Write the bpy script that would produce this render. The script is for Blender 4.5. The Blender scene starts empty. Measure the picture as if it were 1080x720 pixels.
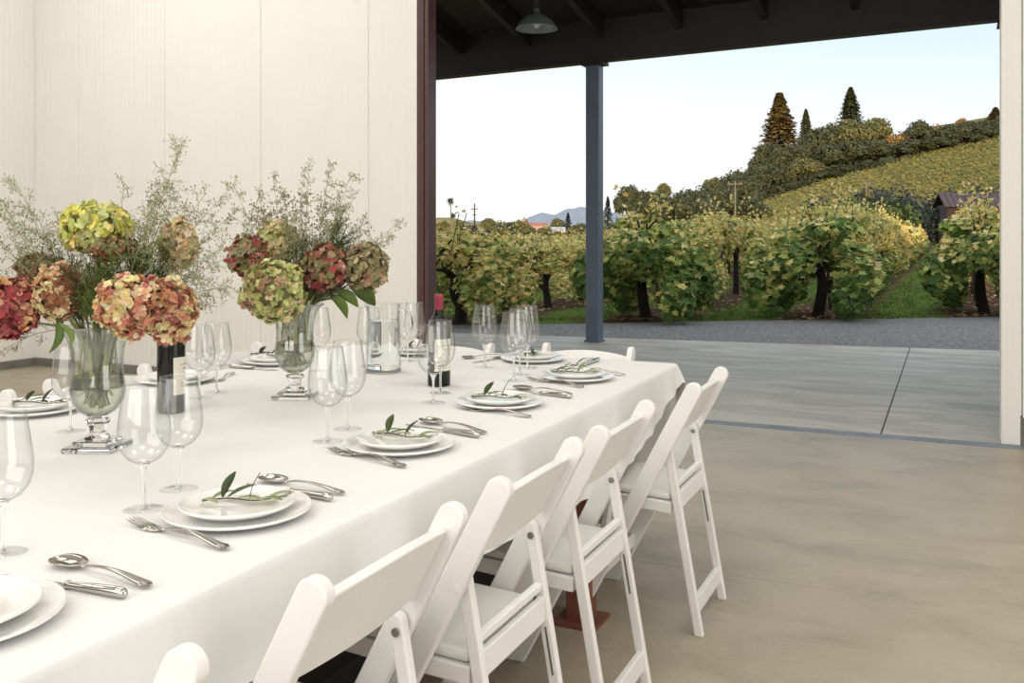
import bpy, math, random
from math import sin, cos, pi, sqrt, radians
from mathutils import Vector, Matrix, noise as mnoise
random.seed(7)
SC = bpy.context.scene
COL = SC.collection
CAMZ = 1.28
TT = 0.755                       # top of the tablecloth
F = 1000.0; HX = 540.0; HY = 248.0

# ------------------------------------------------------------------ helpers
def P(px, py, z=0.0):
    d = (CAMZ - z) * F / (py - HY)
    return Vector(((px - HX) / F * d, d, z))
def T(px, py): return P(px, py, TT)
def D(px, py, d): return Vector(((px - HX) / F * d, d, CAMZ - (py - HY) / F * d))
U = Vector((0.4179, 0.9085, 0)); V = Vector((0.9085, -0.4179, 0))
C0 = T(715, 383)
def L(u, v, z=0.0): 
    q = C0 + U * u + V * v; return Vector((q.x, q.y, z))
ANG_V = math.atan2(V.y, V.x)     # local x = V, local y = U
ANG_U = math.atan2(U.y, U.x)

class MB:
    def __init__(s): s.v = []; s.f = []; s.c = []; s.cur = None; s.sm = []; s.smooth = False
    def add(s, vs, fs, smooth=None):
        o = len(s.v); s.v.extend([tuple(q) for q in vs])
        sm = s.smooth if smooth is None else smooth
        for f in fs:
            s.f.append(tuple(i + o for i in f)); s.c.append(s.cur); s.sm.append(sm)
    def box(s, c, size, M=None):
        x, y, z = [q / 2 for q in size]; c = Vector(c)
        vs = [Vector((a * x, b * y, d * z)) for a in (-1, 1) for b in (-1, 1) for d in (-1, 1)]
        if M is not None: vs = [M @ q for q in vs]
        vs = [q + c for q in vs]
        s.add(vs, [(0, 1, 3, 2), (4, 6, 7, 5), (0, 4, 5, 1), (2, 3, 7, 6), (0, 2, 6, 4), (1, 5, 7, 3)], False)
    def lathe(s, prof, n=32, c=(0, 0, 0), smooth=True):
        c = Vector(c); vs = []; fs = []; rings = []
        for (r, z) in prof:
            if r < 1e-6:
                rings.append([len(vs)]); vs.append(c + Vector((0, 0, z)))
            else:
                rings.append(list(range(len(vs), len(vs) + n)))
                for k in range(n): vs.append(c + Vector((r * cos(2 * pi * k / n), r * sin(2 * pi * k / n), z)))
        for a, b in zip(rings, rings[1:]):
            for k in range(n):
                k2 = (k + 1) % n
                if len(a) == 1 and len(b) == 1: continue
                if len(a) == 1: fs.append((a[0], b[k2], b[k]))
                elif len(b) == 1: fs.append((a[k], a[k2], b[0]))
                else: fs.append((a[k], a[k2], b[k2], b[k]))
        s.add(vs, fs, smooth)
    def tube(s, pts, r, n=6, smooth=True, cap=True):
        pts = [Vector(q) for q in pts]
        if not isinstance(r, (list, tuple)): r = [r] * len(pts)
        vs = []; fs = []; up = Vector((0, 0, 1)); prev = None
        for i, q in enumerate(pts):
            t = (pts[min(i + 1, len(pts) - 1)] - pts[max(i - 1, 0)])
            if t.length < 1e-9: t = Vector((0, 0, 1))
            t.normalize()
            if prev is None:
                a = t.cross(up)
                if a.length < 1e-3: a = t.cross(Vector((1, 0, 0)))
            else: a = prev - t * prev.dot(t)
            if a.length < 1e-6: a = t.cross(Vector((1, 0, 0)))
            a.normalize(); prev = a; b = t.cross(a)
            for k in range(n):
                w = 2 * pi * k / n; vs.append(q + (a * cos(w) + b * sin(w)) * r[i])
        for i in range(len(pts) - 1):
            for k in range(n):
                k2 = (k + 1) % n
                fs.append((i * n + k, i * n + k2, (i + 1) * n + k2, (i + 1) * n + k))
        if cap:
            fs.append(tuple(range(n - 1, -1, -1))); m = (len(pts) - 1) * n; fs.append(tuple(range(m, m + n)))
        s.add(vs, fs, smooth)
    def prism(s, poly, axis, a, b):
        """poly 2D points, extruded along axis 'x','y','z' from a to b"""
        def mk(p, h):
            if axis == 'x': return Vector((h, p[0], p[1]))
            if axis == 'y': return Vector((p[0], h, p[1]))
            return Vector((p[0], p[1], h))
        n = len(poly)
        vs = [mk(p, a) for p in poly] + [mk(p, b) for p in poly]
        fs = [tuple(range(n - 1, -1, -1)), tuple(range(n, 2 * n))]
        for k in range(n): k2 = (k + 1) % n; fs.append((k, k2, n + k2, n + k))
        s.add(vs, fs, False)
    def ell(s, c, r, n=10, m=6, M=None):
        c = Vector(c); prof = []
        vs = [Vector((0, 0, -1))]
        for j in range(1, m):
            a = -pi / 2 + pi * j / m
            for k in range(n): vs.append(Vector((cos(a) * cos(2 * pi * k / n), cos(a) * sin(2 * pi * k / n), sin(a))))
        vs.append(Vector((0, 0, 1)))
        vs = [Vector((q.x * r[0], q.y * r[1], q.z * r[2])) for q in vs]
        if M is not None: vs = [M @ q for q in vs]
        vs = [q + c for q in vs]; fs = []
        for k in range(n): fs.append((0, 1 + (k + 1) % n, 1 + k))
        for j in range(m - 2):
            for k in range(n):
                a = 1 + j * n + k; b = 1 + j * n + (k + 1) % n; fs.append((a, b, b + n, a + n))
        l = len(vs) - 1; o = 1 + (m - 2) * n
        for k in range(n): fs.append((o + k, o + (k + 1) % n, l))
        s.add(vs, fs, True)
    def build(s, name, m, parent=None, loc=None, rz=None, bevel=0, normals=False, sub=0, solid=0):
        me = bpy.data.meshes.new(name); me.from_pydata(s.v, [], s.f); me.update()
        me.polygons.foreach_set('use_smooth', s.sm)
        if any(c is not None for c in s.c):
            at = me.color_attributes.new('Col', 'FLOAT_COLOR', 'CORNER'); buf = []
            for f, c in zip(s.f, s.c):
                c = c or (1, 1, 1); buf.extend([c[0], c[1], c[2], 1.0] * len(f))
            at.data.foreach_set('color', buf)
        me.materials.append(m)
        o = bpy.data.objects.new(name, me); COL.objects.link(o)
        if parent is not None: o.parent = parent
        if loc is not None: o.location = loc
        if rz is not None: o.rotation_euler = (0, 0, rz)
        if bevel:
            b = o.modifiers.new('bevel', 'BEVEL'); b.width = bevel; b.segments = 2; b.limit_method = 'ANGLE'; b.angle_limit = radians(40)
        if solid:
            b = o.modifiers.new('thickness', 'SOLIDIFY'); b.thickness = solid; b.offset = 0
        if sub:
            b = o.modifiers.new('sub', 'SUBSURF'); b.levels = sub; b.render_levels = sub
        return o

def tag(o, label=None, cat=None, group=None, kind=None):
    if label: o['label'] = label
    if cat: o['category'] = cat
    if group: o['group'] = group
    if kind: o['kind'] = kind
    return o
def empty(name, loc, rz=0.0, s=1.0):
    o = bpy.data.objects.new(name, None); COL.objects.link(o); o.location = loc
    o.rotation_euler = (0, 0, rz); o.scale = (s, s, s); o.empty_display_size = .05
    return o
def kids(o): return [c for c in KID.get(o.name, [])]
def copy_tree(o, parent=None):
    c = o.copy(); COL.objects.link(c); c.parent = parent
    for ch in list(o.children): copy_tree(ch, c)
    return c
def bez(pts, n=10):
    """Catmull-Rom through pts"""
    pts = [Vector(p) for p in pts]; q = [pts[0] * 2 - pts[1]] + pts + [pts[-1] * 2 - pts[-2]]; out = []
    for i in range(1, len(q) - 2):
        for k in range(n):
            t = k / n; a, b, c, d = q[i - 1], q[i], q[i + 1], q[i + 2]
            out.append(0.5 * ((2 * b) + (c - a) * t + (2 * a - 5 * b + 4 * c - d) * t * t + (-a + 3 * b - 3 * c + d) * t ** 3))
    out.append(pts[-1]); return out
def rnd(a, b): return random.uniform(a, b)
def rdir():
    z = rnd(-1, 1); a = rnd(0, 2 * pi); r = sqrt(1 - z * z); return Vector((r * cos(a), r * sin(a), z))
def frame(n, spin=0.0):
    n = n.normalized(); a = n.cross(Vector((0, 0, 1)))
    if a.length < 1e-3: a = Vector((1, 0, 0))
    a.normalize(); b = n.cross(a)
    return (a * cos(spin) + b * sin(spin), b * cos(spin) - a * sin(spin), n)

# ------------------------------------------------------------------ materials
def nodes(name):
    m = bpy.data.materials.new(name); m.use_nodes = True; nt = m.node_tree
    b = nt.nodes['Principled BSDF']; return m, nt, b
def mat(name, c, rough=.5, metal=0, var=0, vscale=5, bump=0, bscale=40, spec=.5, c2=None, coat=0, stretch=None, detail=4):
    m, nt, b = nodes(name); b.inputs['Roughness'].default_value = rough; b.inputs['Metallic'].default_value = metal
    b.inputs['Specular IOR Level'].default_value = spec; b.inputs['Coat Weight'].default_value = coat
    b.inputs['Base Color'].default_value = (*c, 1)
    tc = nt.nodes.new('ShaderNodeTexCoord'); out = tc.outputs['Object']
    if stretch:
        mp = nt.nodes.new('ShaderNodeMapping'); mp.inputs['Scale'].default_value = stretch
        nt.links.new(out, mp.inputs[0]); out = mp.outputs[0]
    if var or c2:
        n = nt.nodes.new('ShaderNodeTexNoise'); n.inputs['Scale'].default_value = vscale; n.inputs['Detail'].default_value = detail
        nt.links.new(out, n.inputs['Vector'])
        r = nt.nodes.new('ShaderNodeValToRGB'); r.color_ramp.elements[0].position = .35; r.color_ramp.elements[1].position = .65
        if c2 is None: c2 = tuple(min(1, q * (1 + var)) for q in c); c1 = tuple(q * (1 - var) for q in c)
        else: c1 = c
        r.color_ramp.elements[0].color = (*c1, 1); r.color_ramp.elements[1].color = (*c2, 1)
        nt.links.new(n.outputs['Fac'], r.inputs[0]); nt.links.new(r.outputs[0], b.inputs['Base Color'])
    if bump:
        n = nt.nodes.new('ShaderNodeTexNoise'); n.inputs['Scale'].default_value = bscale; n.inputs['Detail'].default_value = 5
        nt.links.new(out, n.inputs['Vector'])
        bp = nt.nodes.new('ShaderNodeBump'); bp.inputs['Strength'].default_value = bump; bp.inputs['Distance'].default_value = .02
        nt.links.new(n.outputs['Fac'], bp.inputs['Height']); nt.links.new(bp.outputs[0], b.inputs['Normal'])
    return m
def leafmat(name, rough=.55, trans=.25, gain=1.0):
    m, nt, b = nodes(name); a = nt.nodes.new('ShaderNodeAttribute'); a.attribute_name = 'Col'
    b.inputs['Roughness'].default_value = rough; b.inputs['Specular IOR Level'].default_value = .3
    src = a.outputs['Color']
    if gain != 1.0:
        g = nt.nodes.new('ShaderNodeVectorMath'); g.operation = 'SCALE'; g.inputs['Scale'].default_value = gain
        nt.links.new(src, g.inputs[0]); src = g.outputs[0]
    nt.links.new(src, b.inputs['Base Color'])
    if trans:
        t = nt.nodes.new('ShaderNodeBsdfTranslucent'); nt.links.new(src, t.inputs['Color'])
        mx = nt.nodes.new('ShaderNodeMixShader'); mx.inputs[0].default_value = trans
        nt.links.new(b.outputs[0], mx.inputs[1]); nt.links.new(t.outputs[0], mx.inputs[2])
        nt.links.new(mx.outputs[0], nt.nodes['Material Output'].inputs[0])
    return m
def thin(name, tint=(.985, .99, .985), edge=(.62, .65, .66), blend=.35, gl=.9, power=2.2, base=.07):
    """thin clear glass: transparent body, Fresnel gloss, grazing path darkens the rim"""
    m = bpy.data.materials.new(name); m.use_nodes = True; nt = m.node_tree; nt.nodes.remove(nt.nodes['Principled BSDF'])
    lw = nt.nodes.new('ShaderNodeLayerWeight'); lw.inputs['Blend'].default_value = .5
    pw = nt.nodes.new('ShaderNodeMath'); pw.operation = 'POWER'; pw.inputs[1].default_value = power
    nt.links.new(lw.outputs['Facing'], pw.inputs[0])
    mc = nt.nodes.new('ShaderNodeMix'); mc.data_type = 'RGBA'
    mc.inputs[6].default_value = (*tint, 1); mc.inputs[7].default_value = (*edge, 1); nt.links.new(pw.outputs[0], mc.inputs[0])
    tr = nt.nodes.new('ShaderNodeBsdfTransparent'); nt.links.new(mc.outputs[2], tr.inputs[0])
    g = nt.nodes.new('ShaderNodeBsdfGlossy'); g.inputs['Roughness'].default_value = .02; g.inputs['Color'].default_value = (gl, gl, gl, 1)
    p5 = nt.nodes.new('ShaderNodeMath'); p5.operation = 'POWER'; p5.inputs[1].default_value = 4.5; nt.links.new(lw.outputs['Facing'], p5.inputs[0])
    fr = nt.nodes.new('ShaderNodeMath'); fr.operation = 'MULTIPLY_ADD'; fr.inputs[1].default_value = .75; fr.inputs[2].default_value = base
    nt.links.new(p5.outputs[0], fr.inputs[0])
    mx = nt.nodes.new('ShaderNodeMixShader')
    nt.links.new(fr.outputs[0], mx.inputs[0]); nt.links.new(tr.outputs[0], mx.inputs[1]); nt.links.new(g.outputs[0], mx.inputs[2])
    nt.links.new(mx.outputs[0], nt.nodes['Material Output'].inputs[0]); return m
def glass(name, c=(1, 1, 1), ior=1.45, rough=0.0):
    m, nt, b = nodes(name); b.inputs['Base Color'].default_value = (*c, 1); b.inputs['Roughness'].default_value = rough
    b.inputs['Transmission Weight'].default_value = 1; b.inputs['IOR'].default_value = ior; return m

def floor_mat(name, stops, scale, bump, rough, stretch=(1, 1, 1)):
    m, nt, b = nodes(name); tc = nt.nodes.new('ShaderNodeTexCoord')
    mp = nt.nodes.new('ShaderNodeMapping'); mp.inputs['Scale'].default_value = stretch
    nt.links.new(tc.outputs['Object'], mp.inputs[0])
    n = nt.nodes.new('ShaderNodeTexNoise'); n.inputs['Scale'].default_value = scale; n.inputs['Detail'].default_value = 9; n.inputs['Roughness'].default_value = .62
    n.inputs['Distortion'].default_value = .6
    nt.links.new(mp.outputs[0], n.inputs['Vector'])
    r = nt.nodes.new('ShaderNodeValToRGB'); els = r.color_ramp.elements
    els[0].position, els[0].color = stops[0][0], (*stops[0][1], 1); els[1].position, els[1].color = stops[-1][0], (*stops[-1][1], 1)
    for p_, c_ in stops[1:-1]:
        e = els.new(p_); e.color = (*c_, 1)
    nt.links.new(n.outputs['Fac'], r.inputs[0]); nt.links.new(r.outputs[0], b.inputs['Base Color'])
    b.inputs['Roughness'].default_value = rough
    n2 = nt.nodes.new('ShaderNodeTexNoise'); n2.inputs['Scale'].default_value = 60; n2.inputs['Detail'].default_value = 6
    nt.links.new(tc.outputs['Object'], n2.inputs['Vector'])
    bp = nt.nodes.new('ShaderNodeBump'); bp.inputs['Strength'].default_value = bump; bp.inputs['Distance'].default_value = .01
    nt.links.new(n2.outputs['Fac'], bp.inputs['Height']); nt.links.new(bp.outputs[0], b.inputs['Normal'])
    return m

M = {}
M['wall'] = mat('painted_metal_panel', (.86, .85, .81), .45, var=.012, vscale=2)
M['white'] = mat('white_paint', (.86, .85, .83), .38, var=.015, vscale=6, bump=.03, bscale=90)
M['pad'] = mat('white_vinyl_pad', (.87, .86, .84), .35, bump=.03, bscale=30)
M['cloth'] = mat('white_cotton_cloth', (.82, .815, .81), .9, bump=.6, bscale=2.2, spec=.15, stretch=(1, .45, 1))
M['china'] = mat('white_china', (.88, .875, .85), .12, coat=.5)
M['silver'] = mat('polished_steel', (.52, .50, .47), .12, metal=1)
M['rust'] = mat('rust_brown_steel', (.20, .065, .04), .55, var=.2, vscale=9)
M['jamb'] = mat('dark_maroon_steel', (.085, .04, .042), .35, var=.08, vscale=3)
M['canopy'] = mat('dark_brown_steel', (.015, .0085, .009), .55, var=.15, vscale=3)
M['post'] = mat('blue_grey_steel', (.12, .145, .19), .4, var=.06, vscale=4)
M['black'] = mat('black_rubber', (.012, .012, .013), .6, var=.2, vscale=20)
M['kerb'] = mat('grey_concrete_kerb', (.19, .18, .165), .8, var=.12, vscale=8)
M['slot'] = mat('dark_slot', (.16, .15, .14), .7, var=.1)
M['bolt'] = mat('zinc_bolt', (.45, .44, .42), .3, metal=1)
M['bottle'] = mat('dark_bottle_glass', (.007, .008, .007), .08, spec=.35)
M['capsule'] = mat('red_foil_capsule', (.30, .03, .05), .35, var=.05)
M['label'] = mat('cream_paper_label', (.80, .76, .64), .7, var=.03, vscale=30)
M['ink'] = mat('label_ink', (.25, .2, .15), .7, var=.1)
M['thin'] = thin('clear_thin_glass', tint=(.975, .98, .98), edge=(.34, .37, .39), power=3.6, base=.11)
M['foot'] = thin('clear_glass_foot', tint=(.93, .94, .95), edge=(.78, .80, .82), power=5)
M['clearbase'] = thin('clear_glass_base', tint=(.975, .98, .98), edge=(.70, .72, .74), power=4)
M['vase'] = thin('clear_vase_glass', tint=(.955, .965, .95), edge=(.36, .42, .38), power=3.4, base=.11)
M['stemglass'] = glass('solid_clear_glass', (.98, .985, .985))
M['water'] = glass('clear_water', (.985, .99, .99), 1.33)
M['vasewater'] = thin('tinted_vase_water', tint=(.95, .95, .88), edge=(.88, .89, .78), gl=.3, base=.02)
M['floor'] = floor_mat('beige_concrete', [(.22, (.22, .20, .17)), (.36, (.33, .29, .215)), (.47, (.40, .345, .25)), (.6, (.45, .395, .295)), (.72, (.36, .335, .28))], 1.7, .25, .42, (1, 1.8, 1))
M['pave'] = floor_mat('grey_concrete', [(.25, (.26, .24, .21)), (.40, (.41, .38, .32)), (.52, (.51, .47, .40)), (.63, (.60, .56, .48)), (.75, (.44, .41, .36))], 1.6, .25, .5, (.7, 2.6, 1))
M['seam'] = mat('blue_grey_joint', (.19, .215, .25), .5, var=.25, vscale=4)
M['joint'] = mat('dark_joint', (.05, .05, .05), .8, var=.1)
M['leaf'] = leafmat('leaf_colours', gain=1.0)
M['petal'] = leafmat('petal_colours', rough=.7, trans=.2)
M['bark'] = mat('dark_bark', (.020, .014, .011), .9, var=.3, vscale=12, bump=.5, bscale=30)
M['stem'] = mat('green_stem', (.33, .34, .11), .5, var=.2, vscale=30)
M['twig'] = mat('olive_twig', (.10, .08, .05), .6, var=.1)

# ------------------------------------------------------------------ world, camera, lights
w = bpy.data.worlds.new('sky'); SC.world = w; w.use_nodes = True; nt = w.node_tree
bg = nt.nodes['Background']; tc = nt.nodes.new('ShaderNodeTexCoord'); sp = nt.nodes.new('ShaderNodeSeparateXYZ')
nt.links.new(tc.outputs['Generated'], sp.inputs[0])
mxs = nt.nodes.new('ShaderNodeMath'); mxs.operation = 'MULTIPLY_ADD'; mxs.inputs[1].default_value = .10   # bluer to the right
nt.links.new(sp.outputs['X'], mxs.inputs[0]); nt.links.new(sp.outputs['Z'], mxs.inputs[2])
rp = nt.nodes.new('ShaderNodeValToRGB'); e = rp.color_ramp.elements
e[0].position = 0.0; e[0].color = (1.0, 1.0, .98, 1); e[1].position = 1.0; e[1].color = (.95, 1.0, 1.08, 1)
for p_, c_ in ((.09, (1.0, 1.0, 1.0)), (.15, (.90, .965, 1.0)), (.25, (.66, .82, .95)), (.34, (.66, .79, .92)), (.55, (.85, .93, 1.03))):
    q = e.new(p_); q.color = (*c_, 1)
nt.links.new(mxs.outputs[0], rp.inputs[0]); nt.links.new(rp.outputs[0], bg.inputs[0]); bg.inputs[1].default_value = 1.12

cam = bpy.data.cameras.new('camera'); co = bpy.data.objects.new('camera', cam); COL.objects.link(co)
co.location = (0, 0, CAMZ); co.rotation_euler = (pi / 2, 0, 0); cam.sensor_width = 36; cam.lens = F / 1080 * 36
cam.shift_y = -(360 - HY) / 1080; cam.clip_end = 3000; cam.clip_start = .02
SC.camera = co
SC.view_settings.view_transform = 'Standard'; SC.view_settings.look = 'None'; SC.view_settings.gamma = 1
SC.view_settings.use_curve_mapping = False; SC.view_settings.exposure = 0.0

su = bpy.data.lights.new('sun', 'SUN'); su.energy = 3.4; su.color = (1.0, .72, .42); su.angle = radians(1.0)
so = bpy.data.objects.new('sun', su); COL.objects.link(so); so.location = (20, -30, 20)
so.rotation_euler = Vector((.14, 1.0, -.125)).to_track_quat('-Z', 'Y').to_euler()

XL, XR, YB, ZC = -8.485, 4.2, -10.0, 5.0
# room frame: origin at the right column of the bay, local x = V, local y = U
O = Vector((3.0, 5.82, 0))
def R(x, y, z=0): q = O + V * x + U * y; return Vector((q.x, q.y, z))
def lamp(x, y, z, sx, sy, e, col=(1, .95, .87), tilt=None):  # unseen area light added to brighten the room, no fixture behind it
    a = bpy.data.lights.new('room_fill', 'AREA'); a.shape = 'RECTANGLE'; a.size = sx; a.size_y = sy; a.energy = e; a.color = col
    o = bpy.data.objects.new('room_fill_light', a); COL.objects.link(o); o.location = R(x, y, z); o.rotation_euler = (0, 0, ANG_V)
    if tilt is not None: o.rotation_euler = tilt.to_track_quat('-Z', 'Y').to_euler()
    return o
for (x, y) in ((-6.4, -2.6), (-3.4, -3.2), (0.6, -3.2), (-6.2, -6.8), (-2.6, -7.2), (1.0, -7.2)):  # added overhead fill, out of view
    lamp(x, y, 4.78, 1.6, 1.6, 35, (1, .965, .915))
for (x, y) in ((-7.0, -1.7), (-5.6, -1.7)):  # added fill tilted at the front wall to brighten it
    lamp(x, y, 4.5, 1.0, .5, 10, (1, .97, .92), U * .75 + Vector((0, 0, -1)))
lamp(XR - .35, -5.5, 2.6, 3.0, 5.0, 95, (.97, .98, 1.0), -V + Vector((0, 0, -.1)))  # added side fill; the right wall has no window
lamp(-2.0, -9.3, 2.6, 6.0, 3.0, 140, (1, .98, .955), U + Vector((0, 0, -.15)))      # added panel standing in for rear daylight; the back wall is closed

# ------------------------------------------------------------------ the building
def struct(name, mb, m, **k):
    o = mb.build(name, m, loc=O, rz=ANG_V, **k); o['kind'] = 'structure'; return o
JL, JR = -4.135, -3.962
b = MB(); b.box(((XL + XR) / 2, YB / 2, -.06), (XR - XL + .6, -YB + .0, .12)); struct('floor', b, M['floor'])
# outdoor slab, its outer edge follows the gravel line
e1 = P(400, 348.3); e2 = P(1120, 371.8)
def inR(p): q = p - O; return (q.dot(V), q.dot(U))
a1, a2 = inR(e1), inR(e2)
sl = (a2[1] - a1[1]) / (a2[0] - a1[0])
ed = lambda x: a1[1] + (x - a1[0]) * sl
b = MB(); b.prism([(XL - 2, 0), (XR + 5, 0), (XR + 5, ed(XR + 5)), (XL - 2, ed(XL - 2))], 'z', -.12, 0); struct('pavement', b, M['pave'])
b = MB(); b.prism([(JL, -.13), (XR, -.13), (XR, 0), (JL, 0)], 'z', -.01, .0015); struct('trim_1', b, M['seam'])
jp1 = inR(P(961, 366.6)); jp2 = inR(P(929, 452))
b = MB(); jx = (jp1[0] + jp2[0]) / 2
b.prism([(jx - .005, .0), (jx + .005, .0), (jx + .005, ed(jx)), (jx - .005, ed(jx))], 'z', -.01, .0012); struct('trim_2', b, M['joint'])
b = MB(); b.prism([(-6, -2.95), (XR, -2.95), (XR, -2.946), (-6, -2.946)], 'z', -.01, .0008); struct('trim_3', b, mat('pale_joint', (.42, .38, .30), .6, var=.1))

def ribbed(x0, x1, z0, z1, face, thick, panel=1.1, rib=.055, ph=0.0):
    """profile of vertical ribs in plan, front at y=face, thickness behind (+)"""
    pts = []; x = x0
    while x < x1 - 1e-6:
        k = (x - ph) % panel
        seam = k < rib * .5
        nx = min(x + rib, x1)
        if seam: pts += [(x, face), (x + .004, face + .010), (x + .012, face + .010), (x + .016, face)]
        pts += [(x + .020, face), (x + rib * .62, face), (x + rib * .68, face + .0016), (nx - .004, face + .0016)]
        x = nx
    pts += [(x1, face), (x1, face + thick), (x0, face + thick)]
    m = MB(); m.prism(pts, 'z', z0, z1); return m
m = ribbed(XL - .02, JL, .075, ZC, 0, .14, ph=-5.727 - 1.1 * 3 + .0); struct('wall_front', m, M['wall'])
m = MB(); m.box(((XL + JL) / 2, .055, .0375), (JL - XL, .17, .075)); struct('baseboard_front', m, M['kerb'], bevel=.004)
# side wall: same ribs turned 90 degrees
src = ribbed(0, -YB, .075, ZC, 0, .14)
m = MB(); m.v = [(XL - y, -x, z) for (x, y, z) in src.v]; m.f = src.f; m.c = src.c; m.sm = src.sm; struct('wall_left', m, M['wall'])
m = MB(); m.box((XL - .055, YB / 2, .0375), (.17, -YB, .075)); struct('baseboard_left', m, M['kerb'], bevel=.004)
m = ribbed(.10, XR, .17, ZC, 0, .14, ph=.3); struct('wall_right_of_bay', m, M['wall']).name = 'wall_front_right'
m = MB(); m.box(((XR + .1) / 2, .075, .085), (XR - .1, .13, .17)); struct('baseboard_right', m, M['kerb'])
m = MB(); m.box((XR + .07, YB / 2, ZC / 2), (.14, -YB, ZC)); struct('wall_right', m, M['wall'])
m = MB()
for (x0, x1, z0, z1) in ((XL, XR, 0, ZC),):
    m.box(((x0 + x1) / 2, YB - .07, (z0 + z1) / 2), (x1 - x0, .14, z1 - z0))
struct('wall_back', m, M['wall'])
m = MB(); m.box(((XL + XR) / 2, YB / 2 + .05, ZC + .06), (XR - XL + .4, -YB + .4, .12)); struct('ceiling', m, M['wall'])
m = MB(); m.box(((JL + 0) / 2, .07, (3.9 + ZC) / 2), (-JL, .14, ZC - 3.9)); struct('wall_above_bay', m, M['wall']).name = 'wall_front_upper'
# white corner column at the right of the bay, with a bevelled edge
m = MB(); m.box((.055, .10, ZC / 2), (.105, .20, ZC)); m.box((.108, .03, ZC / 2 + .09), (.012, .06, ZC - .18)); struct('trim_4', m, M['wall'], bevel=.004)
# maroon jamb: an H profile
m = MB()
m.box((JL + .031, .06, ZC / 2), (.062, .13, ZC)); m.box((JL + .07, .07, ZC / 2), (.03, .08, ZC)); m.box((JL + .088, .06, ZC / 2), (.034, .13, ZC))
struct('trim_5', m, M['jamb'], bevel=.003)

# ------------------------------------------------------------------ canopy
PB = inR(P(627, 360)); PL = PB[1]                 # post line (local y)
def bz(x):                                         # beam underside height along the post line
    return 3.36 + (x - PB[0]) * .0213
SL = .207
m = MB()                                           # roof deck: ribbed sheet sloping out
x0, x1 = XL - 1, XR + 5
n = 90
pts = []
for k in range(n + 1):
    x = x0 + (x1 - x0) * k / n; pts.append((x, bz(x) + .46 + (.02 if k % 2 else 0)))
vs = []; fs = []
for (x, z) in pts:
    for (y, dz) in ((PL + .12, -.12 * SL), (0.02, PL * SL)):
        vs += [Vector((x, y, z + dz)), Vector((x, y, z + dz + .05))]
for k in range(n):
    a = k * 4; c = a + 4
    fs += [(a, a + 2, c + 2, c), (a + 1, c + 1, c + 3, a + 3), (a, c, c + 1, a + 1), (a + 2, a + 3, c + 3, c + 2)]
m.add(vs, fs, False); roof = struct('canopy_roof', m, M['canopy'])
# outer beam
m = MB(); vs = []
for x in (x0, x1):
    z = bz(x)
    vs += [Vector((x, PL - .09, z)), Vector((x, PL + .09, z)), Vector((x, PL + .09, z + .50)), Vector((x, PL - .09, z + .50))]
m.add(vs, [(0, 1, 5, 4), (1, 2, 6, 5), (2, 3, 7, 6), (3, 0, 4, 7), (0, 3, 2, 1), (4, 5, 6, 7)], False)
struct('canopy_beam', m, M['canopy'])
# rafters
raf = None
k = 0
for i in range(-8, 16):
    x = PB[0] + .12 + i * .95
    if x < XL - .5 or x > XR + 1: continue
    m = MB(); z0 = bz(x) + .24; vs = []
    for (y, z) in ((PL, z0), (.02, z0 + PL * SL)):
        vs += [Vector((-.035, y, z)), Vector((.035, y, z)), Vector((.035, y, z + .2)), Vector((-.035, y, z + .2))]
    m.add(vs, [(0, 1, 5, 4), (1, 2, 6, 5), (2, 3, 7, 6), (3, 0, 4, 7), (0, 3, 2, 1), (4, 5, 6, 7)], False)
    o = m.build('rafter', M['canopy'], loc=R(x, 0, 0), rz=ANG_V); o['kind'] = 'structure'
# posts
def post(px, lab):
    t = empty('canopy_post', Vector((px.x, px.y, 0)), ANG_V)
    tag(t, lab, 'post')
    m = MB(); m.box((0, 0, 1.66), (.17, .17, 3.32)); m.build('shaft', M['post'], t, bevel=.012)
    m = MB(); m.box((0, 0, bz(inR(px)[0]) - .02), (.29, .22, .035)); m.build('cap_plate', M['canopy'], t)
    m = MB(); m.box((0, 0, .01), (.20, .20, .02)); m.build('base_plate', M['post'], t, bevel=.003)
    return t
post(P(627, 360), 'blue-grey square steel post standing free between table and vineyard')
post(Vector((5.125, 9.70, 0)), 'second steel post at the pavement edge, mostly hidden behind the white wall end')
# barn lamp
lp = D(566, 18, 9.4)
t = empty('barn_lamp', lp - Vector((0, 0, .12)), 0); tag(t, 'round metal barn lamp hanging under the dark canopy roof', 'lamp')
m = MB(); m.lathe([(.03, .20), (.034, .17), (.05, .15), (.10, .13), (.155, .085), (.185, .04), (.205, .012), (.21, .0), (.203, .0), (.18, .035), (.15, .075), (.09, .12), (0, .135)], 32)
m.build('lamp_shade', mat('galvanised_shade', (.24, .27, .27), .35, metal=.6, var=.1), t)
m = MB(); m.lathe([(0, .33), (.028, .33), (.03, .22), (0, .22)], 16); m.build('socket', M['canopy'], t)
m = MB(); yl = inR(lp)[1]; zt = bz(inR(lp)[0]) + .46 + (PL - yl) * SL - (lp.z - .12)
m.tube([(0, 0, .32), (0, 0, zt)], .008, 8); m.build('hanging_rod', M['canopy'], t)
m = MB(); m.ell((0, 0, .06), (.035, .035, .05), 12, 8); m.build('bulb', mat('frosted_bulb', (.8, .8, .76), .3, var=.02), t)

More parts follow.
